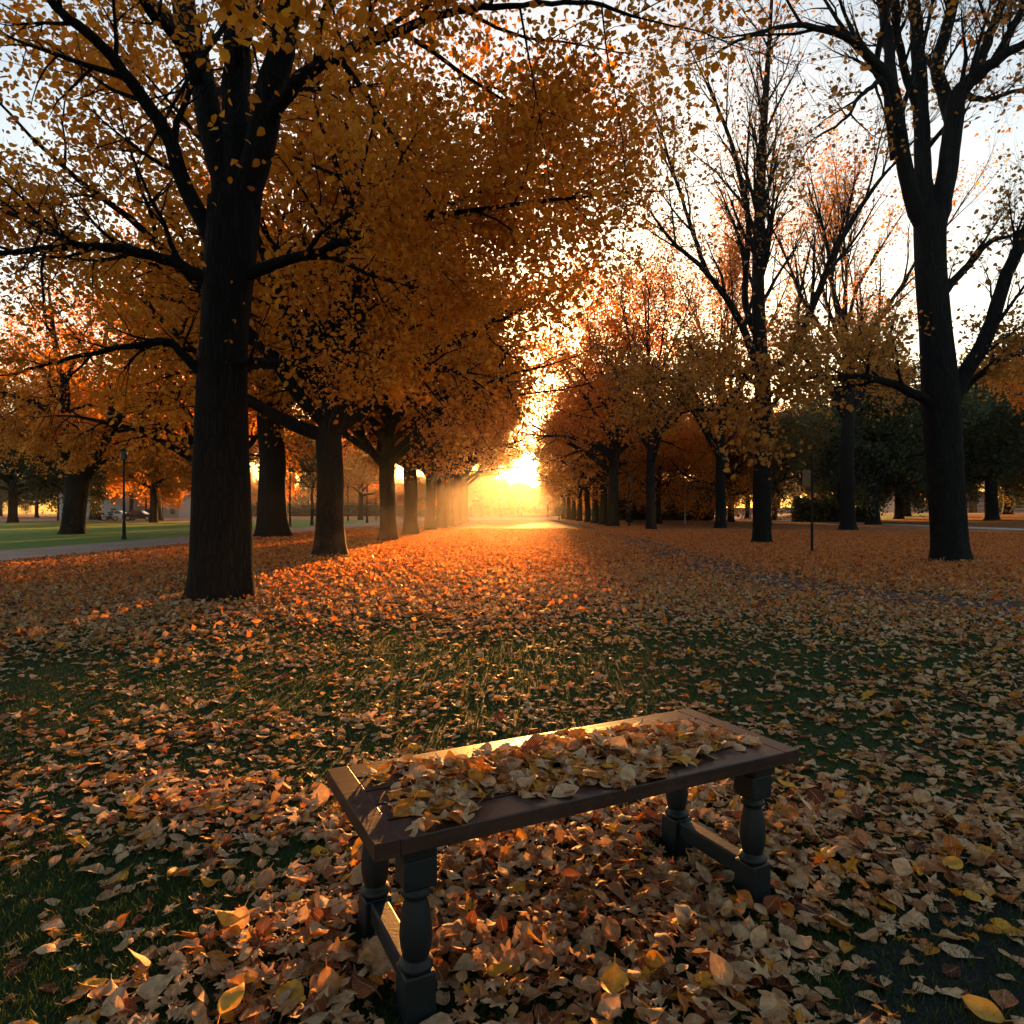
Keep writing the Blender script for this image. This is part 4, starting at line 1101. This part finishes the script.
def in_leg(x, y, pad=.05):
    dx, dy = x - BC[0], y - BC[1]; lu = dx * BU[0] + dy * BU[1]; lv = dx * BV[0] + dy * BV[1]
    return (np.abs(np.abs(lu) - LX) < .044 + pad) & (np.abs(np.abs(lv) - LY) < .044 + pad)

DP = np.array(SHADE_STRIP)
def on_shade_strip(x, y):  # how far a point lies inside the painted tree shadow
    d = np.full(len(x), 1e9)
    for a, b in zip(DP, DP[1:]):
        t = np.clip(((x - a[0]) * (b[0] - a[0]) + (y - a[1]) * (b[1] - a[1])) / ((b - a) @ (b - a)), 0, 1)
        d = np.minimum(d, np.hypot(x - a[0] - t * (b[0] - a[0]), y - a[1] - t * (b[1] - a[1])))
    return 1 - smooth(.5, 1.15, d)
parts = []
# near
x, y = candidates(.75, 4.6, 2150, 1.15)
dn = density(x, y); keep = (rg.random(len(x)) < dn * .62) & ~in_leg(x, y, .03)
x, y, dn = x[keep], y[keep], dn[keep]
pile = np.clip(dn - .55, 0, 1) * .06
pos = np.stack([x, y, .006 + rg.random(len(x)) ** 1.3 * pile], 1)
tilt = np.abs(rg.normal(0, .13 + .30 * np.clip(dn, 0, 1)))
parts.append(scatter(pos, np.clip(rg.lognormal(math.log(.052), .30, len(x)), .02, .095), tilt, leaf_rnd(len(x)), 7, 5, rg))
# middle
x, y = candidates(4.6, 18, 720, .95)
dn = density(x, y); keep = (rg.random(len(x)) < 1 - .97 * smooth(8, 18, np.hypot(x, y))) & (np.abs(x + 14.6) > 1.9) & (rg.random(len(x)) < dn * .62 * (1 - .74 * on_shade_strip(x, y)))
x, y, dn = x[keep], y[keep], dn[keep]
pos = np.stack([x, y, .006 + rg.random(len(x)) * np.clip(dn - .5, 0, 1) * .05], 1)
parts.append(scatter(pos, rg.uniform(.045, .09, len(x)), np.abs(rg.normal(0, .15 + .35 * np.clip(dn, 0, 1))), leaf_rnd(len(x)), 4, 3, rg, petiole=False))
for (tx, ty), r_t, n_ in ((b0, .56, 520), (b1, .50, 300), (gp(330, 557), .55, 300)):
    a_ = rg.uniform(0, 6.28, n_); d_ = r_t + np.abs(rg.normal(0, .22, n_))
    pos = np.stack([tx + np.cos(a_) * d_, ty + np.sin(a_) * d_, .01 + .10 * np.exp(-(d_ - r_t) / .16) * rg.random(n_)], 1)
    parts.append(scatter(pos, rg.uniform(.05, .09, n_), np.abs(rg.normal(0, .6, n_)), leaf_rnd(n_), 4, 3, rg, petiole=False))
V = []; Q = []; A = {'rnd': [], 'lu': [], 'lv': []}; off = 0
for v, q, a in parts:
    V.append(v); Q.append(q + off); off += len(v)
    for k in A: A[k].append(a[k])
o = link("fallen_leaves", quads_mesh("fallen_leaves", np.concatenate(V), np.concatenate(Q), M_LITTER, {k: np.concatenate(a) for k, a in A.items()}, True))
o['kind'] = 'stuff'; tag(o, "tan and rust fallen leaves scattered thickly over the grass round the bench", "fallen leaves")
# far carpet
x, y = candidates(7, 50, 165, .95)
keep = (rg.random(len(x)) < smooth(6, 17, np.hypot(x, y))) & (np.abs(x + 14.6) > 1.9) & (x > -16) & (rg.random(len(x)) < .97 * (1 - .74 * on_shade_strip(x, y)))
x, y = x[keep], y[keep]
pos = np.stack([x, y, .004 + rg.random(len(x)) * .02], 1)
v, q, a = scatter(pos, rg.uniform(.06, .12, len(x)), np.abs(rg.normal(0, .75, len(x))), leaf_rnd(len(x)), 3, 3, rg, petiole=False, maple=0)
o = link("leaf_carpet", quads_mesh("leaf_carpet", v, q, M_LITTER_FAR, a, True))
o['kind'] = 'stuff'; tag(o, "orange carpet of fallen leaves between the two rows of trees", "fallen leaves")

# heap on the bench
n = 980
lu = rg.uniform(-.60, .60, n * 4); lv = np.clip(rg.normal(-.025, .14, n * 4), -.235, .2)
edge = .175 + .05 * np.sin(lu * 9 + 1) + .035 * np.sin(lu * 23)
k = (np.abs(lv + .02) < edge + .04 * rg.random(n * 4)) & ((np.abs(lu) < .5) | (rg.random(n * 4) < .3)) & ~((lu > .42) & (lv > .10))
lu, lv = lu[k][:n], lv[k][:n]
hh = np.exp(-(lv / .10) ** 2) * np.clip(1.15 - np.abs(lu) / .62, .1, 1) * (.55 + .45 * np.sin(lu * 13) ** 2)
px_ = BC[0] + lu * BU[0] + lv * BV[0]; py_ = BC[1] + lu * BU[1] + lv * BV[1]
pos = np.stack([px_, py_, ZT + .001 + rg.random(len(lu)) * hh * .030], 1)
v, q, a = scatter(pos, rg.uniform(.042, .085, len(lu)), np.abs(rg.normal(0, .2 + .4 * hh)), np.where(rg.random(len(lu)) < .34, rg.uniform(.78, 1, len(lu)), np.where(rg.random(len(lu)) < .5, rg.uniform(.5, .78, len(lu)), leaf_rnd(len(lu)))), 7, 5, rg)
o = link("leaf_heap", quads_mesh("leaf_heap", v, q, M_LITTER, a, True))
o['kind'] = 'stuff'; tag(o, "heap of dry curled leaves lying along the top of the bench", "fallen leaves")

# single bright leaves that stand out
YEL = [(232, 920, .115, .055, "bright yellow oval leaf standing out left of the bench's front leg"),
       (290, 1000, .09, .03, "yellow leaf at the bottom edge left of the bench leg"),
       (230, 1012, .09, .05, "yellow leaf half cut by the bottom edge of the picture"),
       (614, 985, .10, .06, "pale yellow leaf near the bottom, under the middle of the bench"),
       (498, 972, .075, .06, "orange yellow leaf just right of the front bench leg"),
       (985, 1014, .09, .02, "yellow leaf at the bottom right corner on dark bare ground"),
       (953, 866, .08, .06, "round yellow leaf right of the bench among tan leaves"),
       (988, 892, .05, .03, "small orange leaf alone on the grass at far right"),
       (133, 803, .07, .05, "yellow leaf on the grass at left, level with the bench end"),
       (94, 985, .06, .02, "small yellow leaf alone on dark grass at lower left"),
       (405, 718, .09, .06, "orange yellow leaf on the grass behind the bench's left end")]
for k, (px, py, s, zz, lab) in enumerate(YEL):
    rk = np.random.default_rng(200 + k)
    P, Q, u, v = leaf_grid(9, 7, 'oval', rk)
    R = rot_mats(1, rk, [.25])[0]
    W = (P @ R.T) * s; W[:, 2] -= W[:, 2].min()
    gx_, gy_ = gp(px, py); f = (H - zz) / H
    o = link("yellow_leaf", quads_mesh("yellow_leaf", W, Q, M_YELLOW, {'rnd': np.full(len(W), rk.random()), 'lu': u, 'lv': v}, True), None, (gx_ * f, gy_ * f, zz))
    tag(o, lab, "leaf", "bright leaves that stand out on the ground")

# ------------------------------------------------------------------ grass
def blades(n, r0, r1, hmin, hmax, w):
    x, y = candidates(r0, r1, n, 1.15)
    N = len(x); a = rg.uniform(0, 6.28, N); h = rg.uniform(hmin, hmax, N); lx, ly = rg.normal(0, .5, N) * h, rg.normal(0, .5, N) * h
    dx, dy = np.cos(a) * w, np.sin(a) * w
    z0 = np.zeros(N)
    V = np.stack([np.stack([x - dx, y - dy, z0], 1), np.stack([x + dx, y + dy, z0], 1),
                  np.stack([x + dx * .3 + lx, y + dy * .3 + ly, h], 1), np.stack([x - dx * .3 + lx, y - dy * .3 + ly, h], 1)], 1)
    return V.reshape(-1, 3), np.arange(N * 4).reshape(-1, 4), np.repeat(rg.random(N), 4)
M_GRASS = leaf_mat("grass_blade", [(0, (.014, .034, .010)), (.6, (.034, .080, .018)), (1, (.08, .12, .028))], transl=.3, rough=.6, spec=.2)
v1, q1, r1 = blades(9500, .75, 3.2, .010, .032, .0015)
v2, q2, r2 = blades(3000, 3.2, 8.5, .008, .022, .003)
o = link("grass", quads_mesh("grass", np.concatenate([v1, v2]), np.concatenate([q1, q2 + len(v1)]), M_GRASS, {'rnd': np.concatenate([r1, r2])}))
o['kind'] = 'stuff'; tag(o, "short dark green grass showing between the fallen leaves", "grass")

# ------------------------------------------------------------------ the evening haze
if HAZE_DENSITY > 0:
    bm = bmesh.new(); add_box(bm, (0, 250, 15.2), (860, 640, 34.4))
    m, n, l, out = new_mat("haze")
    pvn = n.new("ShaderNodeVolumePrincipled"); pvn.inputs['Color'].default_value = (.95, .90, .84, 1)
    pvn.inputs['Density'].default_value = HAZE_DENSITY; pvn.inputs['Anisotropy'].default_value = .86
    l.new(pvn.outputs[0], out.inputs['Volume'])
    o = bm_obj("haze", bm, m); o['kind'] = 'stuff'; o['label'] = "warm evening haze glowing between the trees"
